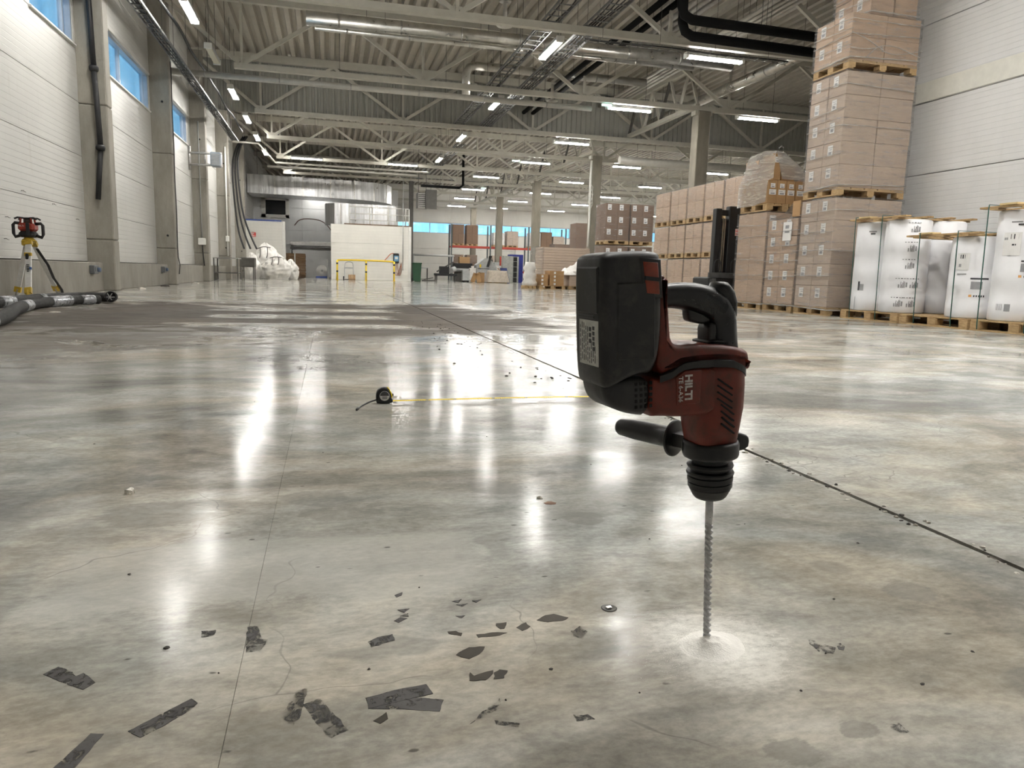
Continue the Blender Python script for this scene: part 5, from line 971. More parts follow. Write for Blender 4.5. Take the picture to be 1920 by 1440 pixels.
# ------------------------------------------------------------------ junk corner around the fourth column
simple('machine_grey', (.42, .43, .42), .45); simple('cloth_beige', (.46, .40, .33), .8); simple('tin_blue', (.02, .035, .14), .5)
o = thing('slant_console', 'grey machine with sloping front in the junk corner', 'machine', (10.0, 46.8, 0)); MB().prism([(9.4, 0), (10.7, 0), (10.7, 1.0), (10.2, 1.55), (9.9, 1.55), (9.35, 1.1)], 46.5, 47.4).build('body', M['machine_grey'], o)
MB().obox((10.05, 46.4, 1.0), (10.25, 46.45, 1.7), .35, .05).build('screen', M['fork_black'], o); MB().box(9.55, 9.65, 46.46, 46.5, .95, 1.15).build('lamp', M['rail_yellow'], o); MB().box(9.45, 10.2, 46.48, 46.5, .86, .9).build('edge', M['dark_steel'], o)
o = thing('covered_pallet', 'low pallet covered with a beige dust sheet', 'pallet load', (10.2, 44.6, 0)); pallet(o, 9.75, 10.85, 44.2, 45.1, 0, .1, False); MB().rbox(9.8, 10.8, 44.25, 45.05, .1, .7, .02).build('carton', M['cardboard_far'] if 'cardboard_far' in M else M['carton_far'], o)
nx, ny = 20, 5; vs = []
for j in range(ny + 1):
    for i in range(40):
        a = 2 * math.pi * i / 40; k_ = 1 + .22 * (1 - j / ny) + .06 * math.sin(a * 9) * (1 - j / ny); cx = max(-1, min(1, math.cos(a) * 1.35)); cy = max(-1, min(1, math.sin(a) * 1.35)); vs.append((10.3 + .56 * cx * k_, 44.65 + .44 * cy * k_, .05 + .72 * j / ny))
MB().add(vs, [(j * 40 + i, j * 40 + (i + 1) % 40, (j + 1) * 40 + (i + 1) % 40, (j + 1) * 40 + i) for j in range(ny) for i in range(40)] + [tuple(range(ny * 40, ny * 40 + 40))], True).build('dust_sheet', M['cloth_beige'], o)
def bits(name, label, cat, loc, parts):
    o = thing(name, label, cat, loc)
    for nm, m_, sh in parts:
        b = MB()
        for q in sh:
            if q[0] == 'b': b.rbox(*q[1:7], .01)
            elif q[0] == 't': b.tube(q[1], q[2], q[3], 8)
            elif q[0] == 'o': b.obox(q[1], q[2], q[3], q[4])
        b.build(nm, M[m_], o)
    return o
bits('parts_cart', 'black cart piled with machine parts, left in the junk corner', 'cart', (7.4, 47, 0), [('deck', 'fork_black', [('b', 6.7, 8.1, 46.6, 47.4, .35, .5)]), ('motor', 'fork_black', [('b', 7.0, 7.6, 46.7, 47.2, .5, .95)]), ('spool', 'machine_grey', [('t', (7.7, 46.7, .7), (8.0, 47.1, .8), .18)]), ('arm', 'dark_steel', [('o', (6.8, 46.8, .6), (7.9, 46.9, 1.25), .08, .08)]), ('leg', 'dark_steel', [('b', 6.75, 6.82, 46.65, 46.72, 0, .36)]), ('leg', 'dark_steel', [('b', 7.98, 8.05, 46.65, 46.72, 0, .36)]), ('leg', 'dark_steel', [('b', 6.75, 6.82, 47.28, 47.35, 0, .36)]), ('leg', 'dark_steel', [('b', 7.98, 8.05, 47.28, 47.35, 0, .36)])])
bits('press_machine', 'dark machine frame with a brown carton on top', 'machine', (8.6, 48, 0), [('frame', 'dark_steel', [('b', 8.2, 9.2, 47.7, 48.4, 0, .9)]), ('bonnet', 'fork_black', [('b', 8.1, 9.3, 47.6, 48.5, .9, 1.2)]), ('roller', 'machine_grey', [('t', (8.2, 47.55, .75), (9.2, 47.55, .75), .1)])])
bits('brown_carton', 'crumpled brown carton on the dark machine', 'box', (8.7, 48.0, 1.2), [('body', 'cardboard_warm', [('b', 8.45, 9.15, 47.8, 48.3, 1.2, 1.62)]), ('flap', 'cardboard_warm', [('o', (8.45, 47.85, 1.62), (8.7, 47.85, 1.72), .05, .02)])])
bits('grey_bin', 'grey plastic bin on castors in the junk corner', 'bin', (8.35, 45, 0), [('tub', 'machine_grey', [('b', 8.15, 8.6, 44.8, 45.2, .1, .72)]), ('castor', 'black_rubber', [('t', (8.22, 44.85, .05), (8.22, 44.9, .05), .05)]), ('castor', 'black_rubber', [('t', (8.52, 44.85, .05), (8.52, 44.9, .05), .05)]), ('castor', 'black_rubber', [('t', (8.22, 45.12, .05), (8.22, 45.17, .05), .05)]), ('castor', 'black_rubber', [('t', (8.52, 45.12, .05), (8.52, 45.17, .05), .05)])])
bits('step_stool', 'orange wooden step stool by the grey bin', 'stool', (8.95, 45, 0), [('side', 'cardboard_warm', [('o', (8.78, 44.9, 0), (9.0, 45.0, .55), .04, .3)]), ('side', 'cardboard_warm', [('o', (9.25, 44.9, 0), (9.1, 45.0, .55), .04, .3)]), ('top', 'cardboard_warm', [('b', 8.92, 9.18, 44.8, 45.2, .53, .58)])])
bits('waste_sack', 'white waste sack on the dark machine frame', 'bag', (9.0, 46.1, 0), [('sack', 'bag_white', [('b', 8.8, 9.2, 45.9, 46.3, .0, .9)]), ('knot', 'bag_white', [('b', 8.92, 9.08, 46.0, 46.2, .9, 1.02)])])
bits('brown_carton', 'brown carton beside the sheet-covered pallet', 'box', (9.5, 45.2, 0), [('body', 'cardboard_warm', [('b', 9.28, 9.68, 45.0, 45.5, 0, .62)]), ('tape', 'tape_tan', [('b', 9.46, 9.5, 44.995, 45.0, 0, .62)])] if False else [('body', 'cardboard_warm', [('b', 9.25, 9.62, 45.2, 45.6, 0, .62)]), ('flap', 'cardboard_warm', [('o', (9.25, 45.2, .62), (9.5, 45.15, .74), .3, .015)])])
bits('blue_board', 'dark blue board leaning beside the dust sheet', 'board', (11.0, 45.6, 0), [('sheet', 'tin_blue', [('o', (11.12, 45.5, 0), (10.98, 45.8, .95), .55, .03)]), ('batten', 'machine_grey', [('o', (10.9, 45.48, .3), (11.3, 45.48, .3), .03, .03)])])
bits('machine_table', 'cluttered steel machine table beside the column', 'table', (11.0, 47.9, 0), [('top', 'machine_grey', [('b', 10.4, 11.6, 48.0, 48.7, .95, 1.1)]), ('vice', 'dark_steel', [('b', 10.6, 10.8, 48.1, 48.4, 1.1, 1.5)]), ('gear', 'machine_grey', [('b', 10.9, 11.25, 48.1, 48.5, 1.1, 1.35)]), ('pillar', 'red_paint', [('b', 11.32, 11.42, 48.3, 48.4, 1.1, 1.75)]), ('leg', 'dark_steel', [('b', 10.45, 10.52, 48.05, 48.12, 0, .95)]), ('leg', 'dark_steel', [('b', 11.48, 11.55, 48.05, 48.12, 0, .95)]), ('cover', 'bag_white', [('b', 10.45, 11.3, 47.9, 48.0, .8, 1.12)])])
bits('brown_carton', 'tall brown carton left of the grey locker', 'box', (11.0, 46.6, 0), [('body', 'cardboard_warm', [('b', 10.88, 11.2, 46.2, 46.45, 0, .85)]), ('flap', 'cardboard_warm', [('o', (10.85, 46.42, .85), (10.74, 46.42, .93), .3, .015)])])
bits('small_table', 'small grey trolley table near the far white wall', 'table', (6.3, 49.5, 0), [('top', 'machine_grey', [('b', 6.0, 6.6, 49.3, 49.7, .8, .86)]), ('leg', 'dark_steel', [('b', 6.03, 6.08, 49.33, 49.38, 0, .8)]), ('leg', 'dark_steel', [('b', 6.52, 6.57, 49.33, 49.38, 0, .8)]), ('leg', 'dark_steel', [('b', 6.03, 6.08, 49.62, 49.67, 0, .8)]), ('leg', 'dark_steel', [('b', 6.52, 6.57, 49.62, 49.67, 0, .8)])])
bits('tool_board', 'dark flat tools lying on the floor past the green bin', 'tools', (6.1, 45.5, 0), [('plate', 'dark_steel', [('b', 5.7, 6.5, 45.3, 45.6, 0, .08)]), ('handle', 'dark_steel', [('o', (5.8, 45.35, .1), (6.4, 45.5, .22), .05, .05)])])
# ------------------------------------------------------------------ the cordless hammer drill standing on its bit
def worn(name, col, dirt, rough, scale=22., spec=.5, amt=.55):
    t = NT(name); v = t.obj(); f = t.noise(v, scale, 6, .7, .4); g = t.noise(t.map(v, (1, 1, .3)), scale * 2.4, 5, .7)
    c = t.mix(t.mr(f, .46, .68, 0, amt), col, dirt); c = t.mix(t.mr(g, .58, .72, 0, amt * .7), c, tuple(a * .35 for a in col)); t.L(c, t.b.inputs['Base Color'])
    t.set(Roughness=t.mr(f, .35, .65, rough - .1, rough + .15)); t.b.inputs['Specular IOR Level'].default_value = spec; t.bump(g, .12, .001); MATS[name] = t.m
worn('drill_red', (.15, .017, .006), (.055, .024, .013), .42, 30, .5, .75); worn('battery_black', (.010, .010, .011), (.055, .050, .044), .45, 24, .5, .7); worn('drill_black', (.009, .009, .010), (.04, .037, .034), .42, 24); worn('rubber_grip', (.008, .008, .009), (.018, .017, .016), .34, 10, .5, .25)
worn('chuck_black', (.008, .008, .009), (.02, .019, .018), .42, 30); worn('bit_steel', (.56, .56, .57), (.34, .33, .32), .36, 60); M['bit_steel'].node_tree.nodes['Principled BSDF'].inputs['Metallic'].default_value = .45
worn('button_red', (.26, .035, .012), (.06, .03, .02), .35, 40); simple('print_white', (.62, .58, .55), .6, 0, .3, 300); simple('sticker_grey', (.52, .52, .48), .45, 0, .22, 60); simple('vent_dark', (.006, .005, .005), .8)
uu = Vector((-.99356, -.09540, -.06105)); ww = Vector((-.06077, -.00584, .99813)); vv = ww.cross(uu).normalized(); uu = vv.cross(ww).normalized(); ww.normalize()
D = thing('hammer_drill', 'dirty red and black cordless hammer drill standing upright on its bit', 'drill', (.56, .928, 0))
D.rotation_euler = Matrix((uu, vv, ww)).transposed().to_euler()
def part(b, name, mat, parent=None): return b.build(name, M[mat], parent or D, None, True)
mm = lambda l: [(a / 1000, c / 1000) for a, c in l]
bat = part(MB().pillow(mm([(197, 428), (197, 578), (191, 594), (116, 595), (106, 586), (107, 434), (150, 433), (188, 415)]), .0445, .013, 4, 3, True), 'battery', 'battery_black')
part(MB().rbox(.1935, .1985, -.030, .034, .515, .576, .0022), 'raised_panel', 'battery_black', bat); part(MB().rbox(.1945, .1978, -.026, .022, .5085, .5135, .0012), 'latch_edge', 'drill_black', bat)
part(MB().rbox(.120, .176, .0425, .0465, .455, .555, .002), 'side_bulge', 'battery_black', bat)
part(MB().pillow(mm([(143, 586), (112, 583), (109, 533), (137, 535)]), .0458, .002, 2, 0), 'button_recess', 'drill_black', bat)
bt = part(MB().pillow(mm([(139, 581), (117, 579), (114, 538), (134, 540)]), .0472, .002, 2, 0), 'release_button', 'button_red', bat)
part(MB().obox((.137, .0480, .560), (.115, .0480, .557), .0025, .005), 'button_groove', 'drill_black', bt)
st = part(MB().rbox(.1962, .1972, -.024, .033, .4465, .5065, .0003), 'rating_label', 'sticker_grey', bat); rl = random.Random(4)
b = MB()
for k in range(5):
    y = .021 + .0; b.box(.1971, .1975, .0165, .0225, .494 - k * .0068, .499 - k * .0068)
for k in range(3): b.box(.1971, .1975, .006, .0125, .492 - k * .0078, .4975 - k * .0078)
for k in range(9):
    y = -.021 + k * .0055; z0 = .449 + rl.uniform(0, .004)
    while z0 < (.47 if k > 4 else .50): h = rl.uniform(.003, .011); b.box(.1971, .1974, y, y + .0017, z0, min(z0 + h, .503)); z0 += h + rl.uniform(.001, .003)
b.build('label_print', M['label_ink'], st, None, True)
part(MB().pillow(mm([(192, 428), (190, 412), (185, 398), (174, 388), (148, 378), (122, 374), (118, 428), (160, 431)]), .037, .012, 4, 2, True), 'motor_cap', 'drill_black')
b = MB()
for i in range(4):
    for k in range(5): b.box(.1195 + i * .0075, .1235 + i * .0075, .0360, .0374, .387 + k * .0078, .3915 + k * .0078)
part(b, 'cooling_holes', 'vent_dark')
br = part(MB().pillow(mm([(124, 374), (124, 427), (104, 424), (88, 426), (71, 436), (40, 434), (10, 432), (10, 372), (40, 366), (74, 368), (104, 372)]), .0385, .009, 4, 1), 'motor_housing', 'drill_red')
part(MB().pillow(mm([(82, 386), (84, 424), (70, 433), (44, 432), (46, 386)]), .0402, .0015, 2, 0), 'name_plate', 'drill_red', br)
def rsq(prof, nn=32, e=.62):
    """rounded-square column: (half width u, half width v, centre u, height)"""
    vs = []; fs = []
    for a, c, cu, z in prof:
        for k in range(nn):
            t = 2 * math.pi * k / nn; cs, sn = math.cos(t), math.sin(t); vs.append((cu + a * math.copysign(abs(cs) ** e, cs), c * math.copysign(abs(sn) ** e, sn), z))
    m = len(prof)
    for j in range(m - 1):
        for k in range(nn): fs.append((j * nn + k, j * nn + (k + 1) % nn, (j + 1) * nn + (k + 1) % nn, (j + 1) * nn + k))
    fs += [tuple(reversed(range(nn))), tuple(range((m - 1) * nn, m * nn))]; return MB().add(vs, fs, True)
gh = part(rsq([(.0315, .0315, .001, .3165), (.033, .033, .001, .320), (.0368, .0365, .001, .345), (.0405, .040, .001, .372), (.0405, .0405, .0, .405), (.040, .040, .0, .425), (.039, .039, .0, .436)]), 'gear_housing', 'drill_red')
part(MB().pillow(mm([(106, 562), (97, 562), (93, 531), (90, 495), (88, 474), (78, 467), (54, 468), (20, 465), (-10, 461), (-34, 454), (-39, 446), (-40, 424), (-32, 430), (-8, 441), (70, 443), (86, 434), (106, 428), (112, 450), (112, 530)]), .037, .010, 4, 1), 'rear_housing', 'drill_red')
# black seam band between the two housings
path_ = mm([(109, 424), (90, 428), (74, 438), (52, 440), (20, 439), (-6, 437), (-26, 428), (-39.5, 418)])
def seam_w(x):
    for (a, c), (d, e) in zip(path_, path_[1:]):
        if d <= x <= a: return c + (e - c) * (a - x) / (a - d)
    return path_[0][1] if x > path_[0][0] else path_[-1][1]
plan = [(.109 - .01 * i, .0392) for i in range(8)] + [(.0415 * math.copysign(abs(math.cos(t)) ** .62, math.cos(t)), .0415 * math.copysign(abs(math.sin(t)) ** .62, math.sin(t))) for t in (math.pi * (.36 + 1.28 * i / 24) for i in range(25))] + [(.109 - .01 * (7 - i), -.0392) for i in range(8)]
vs = []; fs = []
for i, (x, y) in enumerate(plan):
    z = seam_w(x); l = math.hypot(x if x < .03 else .0, y) or 1; ix = x - (x / l * .004 if x < .03 else 0); iy = y * (1 - .004 / l); vs += [(ix, iy, z - .006), (x, y, z - .0045), (x, y, z + .0045), (ix, iy, z + .006)]
for i in range(len(plan) - 1): fs += [(4 * i + k, 4 * i + k + 1, 4 * i + k + 5, 4 * i + k + 4) for k in range(3)]
part(MB().add(vs, fs), 'seam_band', 'drill_black')
b = MB()
for k in range(8): w0 = .4115 - k * .0092; sft = -.006 * (k > 3) - .002 * (k > 5); b.obox((.018 + sft, .0392, w0 + .006), (-.006 + sft * .6, .0398, w0 - .010), .0022, .0036, (0, 1, 0))
part(b, 'vent_slots', 'vent_dark', gh)
# lettering reads down the tool, letter tops towards the grip
put('lettering', text_mesh('HILTI', .0155, M['print_white'], .0003, 0, .0006), D, (.0655, .0406, .410), (0, 0, -1), (-1, 0, 0))
put('lettering', text_mesh('TE 6-A36', .0092, M['print_white'], .0003, 0, .0001), D, (.0775, .0406, .408), (0, 0, -1), (-1, 0, 0))
# D-grip
part(MB().sweep2(mm([(112, 528), (95, 531), (75, 533), (55, 532), (35, 529), (15, 523), (-3, 514), (-12, 500), (-14, 484), (-14, 466), (-14, 448)]), [(.019, .020), (.018, .020), (.017, .0195), (.0185, .0195), (.0205, .020), (.022, .020), (.0235, .020), (.0225, .020), (.021, .020), (.0215, .022), (.023, .024)], 20), 'grip', 'rubber_grip')
part(MB().sweep2(mm([(3, 534), (-4, 538), (-12, 537), (-19, 530), (-24, 518), (-27, 500)]), [(.004, .008), (.012, .016), (.013, .018), (.012, .018), (.010, .018), (.006, .016)], 16), 'grip_heel', 'rubber_grip')
part(MB().pillow(mm([(47, 518), (46, 500), (41, 495), (16, 490), (8, 496), (8, 518)]), .009, .004, 3, 1), 'trigger', 'drill_black')
part(MB().pillow(mm([(17, 495), (16, 452), (4, 450), (0, 490)]), .016, .005, 3, 1), 'grip_stem', 'drill_black'); part(MB().pillow(mm([(20, 470), (20, 462), (-22, 458), (-22, 468)]), .022, .004, 3, 1), 'grip_foot', 'sticker_grey' if False else 'rubber_grip')
# collar, side handle and depth-stop clamp
col = part(MB().lathe([(.034, .294), (.0395, .297), (.0408, .301), (.0408, .316), (.039, .320), (.034, .3205)], 32), 'clamp_collar', 'drill_black')
for k in range(14): a = R(200 + k * 10); part(MB().obox((.0395 * math.cos(a), .0395 * math.sin(a), .303), (.0395 * math.cos(a), .0395 * math.sin(a), .313), .003, .002), 'clamp_tooth', 'chuck_black', col) if k % 2 else None
part(MB().pillow(mm([(-30, 330), (-52, 326), (-60, 318), (-57, 302), (-30, 300)]), .014, .004, 3, 1), 'depth_stop_clamp', 'drill_black')
h_ = Vector((.394, -.918, .02)).normalized(); c0 = Vector((0, 0, .311))
sh = part(MB().lathe([(.012, .0595), (.026, .060), (.0285, .0615), (.0285, .0635), (.024, .067), (.0165, .069), (.0162, .10), (.0155, .14), (.0135, .165), (.011, .170), (.006, .172)], 28, c0, h_), 'side_handle', 'rubber_grip')
part(MB().obox(c0 + h_ * .03, c0 + h_ * .061, .022, .020), 'handle_neck', 'drill_black')
# chuck with bellows
part(MB().lathe([(.030, .296), (.0305, .2925), (.026, .2915), (.026, .287), (.0325, .2858), (.0338, .283), (.0325, .2802), (.0262, .279), (.0262, .2755), (.0335, .2742), (.0345, .272), (.0337, .2697), (.0308, .269), (.0308, .2672), (.0330, .2664), (.0328, .2602), (.0303, .2594), (.0303, .2577), (.0322, .257), (.0320, .2508), (.030, .25), (.0302, .2475), (.0245, .2362), (.0215, .233), (.018, .2315), (.0055, .231)], 72, (0, 0, 0), None, False), 'chuck', 'chuck_black')
# masonry bit: plain shank, then two-flute spiral
part(MB().tube((0, 0, .19), (0, 0, .235), .0056, 14), 'bit_shank', 'bit_steel')
nz_, na = 320, 18; vs = []; fs = []; z_lo, z_hi = -.012, .192
for j in range(nz_ + 1):
    z = z_lo + (z_hi - z_lo) * j / nz_; tw = -z / .0088 * math.pi
    for k in range(na):
        a = 2 * math.pi * k / na; q = math.cos(2 * (a - tw)); r = .0060 if q > .3 else .0060 - .0026 * min(1, (.3 - q) * 1.1)
        vs.append((r * math.cos(a), r * math.sin(a), z))
for j in range(nz_):
    for k in range(na): fs.append((j * na + k, j * na + (k + 1) % na, (j + 1) * na + (k + 1) % na, (j + 1) * na + k))
fs += [tuple(reversed(range(na))), tuple(range(nz_ * na, (nz_ + 1) * na))]
b = MB(); b.add(vs, fs, False); part(b, 'bit_spiral', 'bit_steel')
REMN = [
    ('t', 'dark torn tape remnant at the far left of the foreground', [(-0.377, 1.023), (-0.364, 1.039), (-0.345, 1.027), (-0.333, 1.009), (-0.326, 1.016), (-0.312, 0.999), (-0.304, 0.988), (-0.314, 0.973), (-0.334, 0.987), (-0.356, 1.005)]),
    ('t', 'straight dark tape strip pointing up to the right', [(-0.236, 0.869), (-0.175, 0.924), (-0.166, 0.913), (-0.171, 0.9), (-0.2, 0.869), (-0.219, 0.853)]),
    ('t', 'dark tape strip cut by the bottom left corner', [(-0.298, 0.813), (-0.277, 0.872), (-0.262, 0.869), (-0.276, 0.808)]),
    ('w', 'frayed upright arm of the arrow-shaped tape mark', [(-0.062, 0.863), (-0.054, 0.888), (-0.046, 0.915), (-0.031, 0.919), (-0.035, 0.891), (-0.037, 0.867), (-0.045, 0.841), (-0.055, 0.85)]),
    ('w', 'slanting arm of the arrow-shaped tape mark', [(-0.036, 0.882), (-0.016, 0.892), (0.001, 0.856), (0.019, 0.818), (-0.002, 0.806), (-0.019, 0.84)]),
    ('t', 'upper dark tape strip of the crossed pair', [(0.042, 0.881), (0.08, 0.891), (0.123, 0.897), (0.129, 0.873), (0.085, 0.865), (0.046, 0.857)]),
    ('t', 'lower dark tape strip of the crossed pair', [(0.044, 0.865), (0.086, 0.877), (0.14, 0.857), (0.132, 0.833), (0.087, 0.847), (0.044, 0.857)]),
    ('w', 'worn grey tape patch on the thin floor cut', [(-0.126, 1.107), (-0.11, 1.109), (-0.101, 1.067), (-0.093, 1.062), (-0.101, 1.029), (-0.12, 1.03)]),
    ('w', 'pale grey tape scrap left of the thin floor cut', [(-0.192, 1.107), (-0.171, 1.107), (-0.172, 1.09), (-0.19, 1.088)]),
    ('w', 'grey tape scrap in the middle foreground', [(0.053, 1.025), (0.068, 1.037), (0.091, 1.043), (0.092, 1.024), (0.056, 1.009)]),
    ('t', 'upper small dark flake of the trio', [(0.105, 1.122), (0.125, 1.123), (0.115, 1.11)]),
    ('t', 'middle small dark flake of the trio', [(0.107, 1.099), (0.121, 1.107), (0.121, 1.095)]),
    ('t', 'lower small dark flake of the trio', [(0.096, 1.085), (0.107, 1.095), (0.118, 1.09), (0.103, 1.078)]),
    ('t', 'tiny dark flake above the trio', [(0.105, 1.178), (0.12, 1.187), (0.117, 1.175), (0.108, 1.169)]),
    ('d', 'brown-black tar blot, highest of the blots by the bit', [(0.175, 0.964), (0.187, 0.975), (0.198, 0.981), (0.221, 0.979), (0.214, 0.964), (0.192, 0.949), (0.182, 0.957)]),
    ('d', 'left half of the brown-black tar blot pair', [(0.186, 0.914), (0.19, 0.905), (0.209, 0.912), (0.219, 0.913), (0.214, 0.9), (0.204, 0.891), (0.184, 0.894)]),
    ('d', 'right half of the brown-black tar blot pair', [(0.219, 0.906), (0.23, 0.915), (0.238, 0.909), (0.23, 0.891), (0.216, 0.891)]),
    ('d', 'long thin brown-black tar smear', [(0.216, 1.016), (0.241, 1.019), (0.264, 1.013), (0.251, 1.007), (0.216, 1.007)]),
    ('d', 'short brown-black tar smear left of the long one', [(0.174, 1.034), (0.187, 1.034), (0.197, 1.025), (0.193, 1.018), (0.175, 1.027)]),
    ('d', 'round brown-black tar spot right of the smears', [(0.254, 1.046), (0.272, 1.046), (0.263, 1.027), (0.254, 1.027)]),
    ('t', 'small triangular dark flake, left of the upper group', [(0.198, 1.136), (0.216, 1.141), (0.208, 1.129)]),
    ('t', 'small pointed dark flake under the upper group', [(0.203, 1.123), (0.223, 1.124), (0.212, 1.114)]),
    ('t', 'tiny dark sliver right of the upper group', [(0.232, 1.132), (0.248, 1.134), (0.238, 1.124)]),
    ('t', 'small dark fleck below the upper group', [(0.195, 1.083), (0.211, 1.082), (0.203, 1.073)]),
    ('w', 'faded triangular grey tape scrap right of the crossed pair', [(0.186, 0.821), (0.215, 0.846), (0.21, 0.825), (0.181, 0.809), (0.164, 0.799)]),
    ('d', 'small dark tar blot under the crossed pair', [(0.049, 0.83), (0.066, 0.845), (0.067, 0.831), (0.057, 0.823)]),
    ('w', 'faded grey tape sliver at the lower middle', [(0.196, 0.801), (0.225, 0.788), (0.222, 0.781), (0.196, 0.792)]),
    ('d', 'wide brown-black tar blot nearest the drill bit', [(0.321, 1.044), (0.339, 1.057), (0.355, 1.06), (0.374, 1.043), (0.361, 1.035), (0.337, 1.035)]),
    ('d', 'knobbly brown-black tar blot between smear and wide blot', [(0.282, 1.027), (0.301, 1.04), (0.306, 1.025), (0.298, 1.02), (0.289, 1.015)]),
    ('w', 'fan-shaped grey stain beside the bit', [(0.364, 0.999), (0.382, 1.012), (0.388, 0.993), (0.375, 0.974), (0.362, 0.982)]),
    ('w', 'grey smudge right of the dust pile', [(0.725, 0.91), (0.729, 0.891), (0.746, 0.871), (0.731, 0.858), (0.713, 0.866), (0.715, 0.89)]),
    ('t', 'small dark drop at the end of the grey smudge', [(0.754, 0.88), (0.763, 0.882), (0.763, 0.871), (0.753, 0.862), (0.748, 0.867)]),
    ('w', 'narrow dark dash at the lower right', [(0.68, 0.693), (0.697, 0.694), (0.697, 0.674), (0.686, 0.67), (0.679, 0.683)]),
    ('w', 'short grey scrap at the lower middle', [(0.296, 0.791), (0.314, 0.788), (0.32, 0.778), (0.295, 0.778)]),
]
# ------------------------------------------------------------------ drilling dust
simple('dust_white', (.90, .875, .82), .9, 0, .05, 60, .3)
rd = random.Random(11); vs = []; fs = []; nr, na = 22, 48; cx, cy = .5615, .915
for j in range(nr + 1):
    t = j / nr
    for i in range(na):
        a = 2 * math.pi * i / na; rr = .046 * t * (1 + .10 * math.sin(a * 2 + .6) + .10 * mnoise.noise(Vector((math.cos(a) * 1.5, math.sin(a) * 3, 1)))) + .006
        h = .0140 * max(0, 1 - t) ** 1.5 + .0010 * mnoise.noise(Vector((rr * math.cos(a) * 130, rr * math.sin(a) * 130, 2))) * (1 - t * .5); h = h if t < 1 else -.0004
        if t < .12: h -= .004 * (1 - t / .12)
        vs.append((cx + rr * math.cos(a), cy + rr * math.sin(a) * .95, h))
for j in range(nr):
    for i in range(na): fs.append((j * na + i, j * na + (i + 1) % na, (j + 1) * na + (i + 1) % na, (j + 1) * na + i))
fs.append(tuple(range(na))); dp = thing('dust_pile', 'heap of pale concrete dust around the drill bit', 'dust', (cx, cy, 0)); dp['kind'] = 'stuff'
MB().add(vs, fs, True).build('mound', M['dust_white'], dp)
b = MB(); vs = []; fs = []
for k in range(4000):
    r = abs(rd.gauss(0, 1)) * .036 + .036; a = rd.uniform(0, 2 * math.pi); x, y = cx + r * math.cos(a) * 1.1, cy + r * math.sin(a) * 1.0; s = rd.uniform(.0004, .0010) * (1 if r < .12 else .8); q = len(vs); t = rd.uniform(0, 6)
    vs += [(x + s * math.cos(t), y + s * math.sin(t), 0), (x + s * math.cos(t + 2.1), y + s * math.sin(t + 2.1), 0), (x + s * math.cos(t + 4.2), y + s * math.sin(t + 4.2), 0), (x, y, s * .4)]
    fs += [(q, q + 1, q + 3), (q + 1, q + 2, q + 3), (q + 2, q, q + 3)]
b.add(vs, fs); g_ = b.build('scattered_dust', M['dust_white'], dp); g_['kind'] = 'stuff'
# ------------------------------------------------------------------ tape measure
simple('tape_case', (.014, .014, .014), .4, 0, .3, 30); simple('tape_yellow', (.80, .58, .015), .6, 0, .08, 30); simple('disc_white', (.70, .70, .68), .35, 0, .05, 30)
tx, ty = .226, 3.02; o = thing('tape_measure', 'black and yellow tape measure with its blade pulled out', 'tape measure', (tx, ty, 0))
prof = [(tx + a / 1000, c / 1000) for a, c in ((-33, 2), (-36, 10), (-37, 35), (-33, 52), (-22, 65), (-5, 69), (8, 67), (14, 64), (22, 42), (27, 22), (33, 16), (33, 2))]
b = MB().pillow(prof, .019, .006, 3, 1); b.v = [(x, y + ty, z) for x, y, z in b.v]; b.build('case', M['tape_case'], o)
b = MB().pillow([(tx + a / 1000, c / 1000) for a, c in ((9, 69), (17, 65), (28, 45), (31, 27), (26, 22), (20, 44), (12, 60))], .0165, .003, 3, 1); b.v = [(x, y + ty, z) for x, y, z in b.v]; b.build('yellow_trim', M['tape_yellow'], o)
MB().rbox(tx + .026, tx + .037, ty - .008, ty + .008, .030, .042, .003).build('lock_button', M['tape_case'], o)
dk = MB().lathe([(.0205, 0), (.0205, .0015), (.019, .002)], 28, (tx - .002, ty - .0185, .034), (0, -1, 0)).build('badge', M['disc_white'], o)
MB().prism([(tx - .002 + .0185 * math.cos(R(a)), .035 + .0185 * math.sin(R(a))) for a in range(0, 181, 12)], ty - .0211, ty - .0203).build('badge_print', simple('badge_dark', (.06, .06, .065), .4), dk)
b = MB()
for k in range(3): b.box(tx - .012, tx + .008, ty - .0212, ty - .0204, .022 + k * .0042, .024 + k * .0042)
b.build('badge_print', M['label_ink'], dk)
nb = 40; vs = []
for i in range(nb + 1):
    x = tx + .031 + (1.32 - .031) * i / nb; z = .0085 + .004 * math.sin(i / nb * math.pi); y = ty + .022 * i / nb
    vs += [(x, y - .0125, z + .0014), (x, y - .006, z), (x, y + .006, z), (x, y + .0125, z + .0014)]
bl = MB().add(vs, [(4 * i + k, 4 * i + k + 1, 4 * i + k + 5, 4 * i + k + 4) for i in range(nb) for k in range(3)]).build('blade', M['tape_yellow'], o)
b = MB()
for i in range(9, 128): x = tx + .01 * i; t = (x - tx - .031) / 1.289; y = ty + .022 * t; z = .0085 + .004 * math.sin(t * math.pi); b.box(x - .0006, x + .0006, y - .0118, y - (.0075 if i % 10 else .001), z + .0012, z + .0018)
b.build('graduations', M['label_ink'], bl)
b = MB()
for i in (18, 30, 47, 62, 81, 98): x = tx + .01 * i; t = (x - tx - .031) / 1.289; y = ty + .022 * t; b.box(x - .006, x + .006, y - .004, y + .006, .0098 + .004 * math.sin(t * math.pi), .0104 + .004 * math.sin(t * math.pi))
b.build('foot_marks', M['label_ink'], bl)
MB().rbox(1.318, 1.322, ty + .010, ty + .034, 0, .016, .0008).build('end_hook', M['galvanised'], bl)
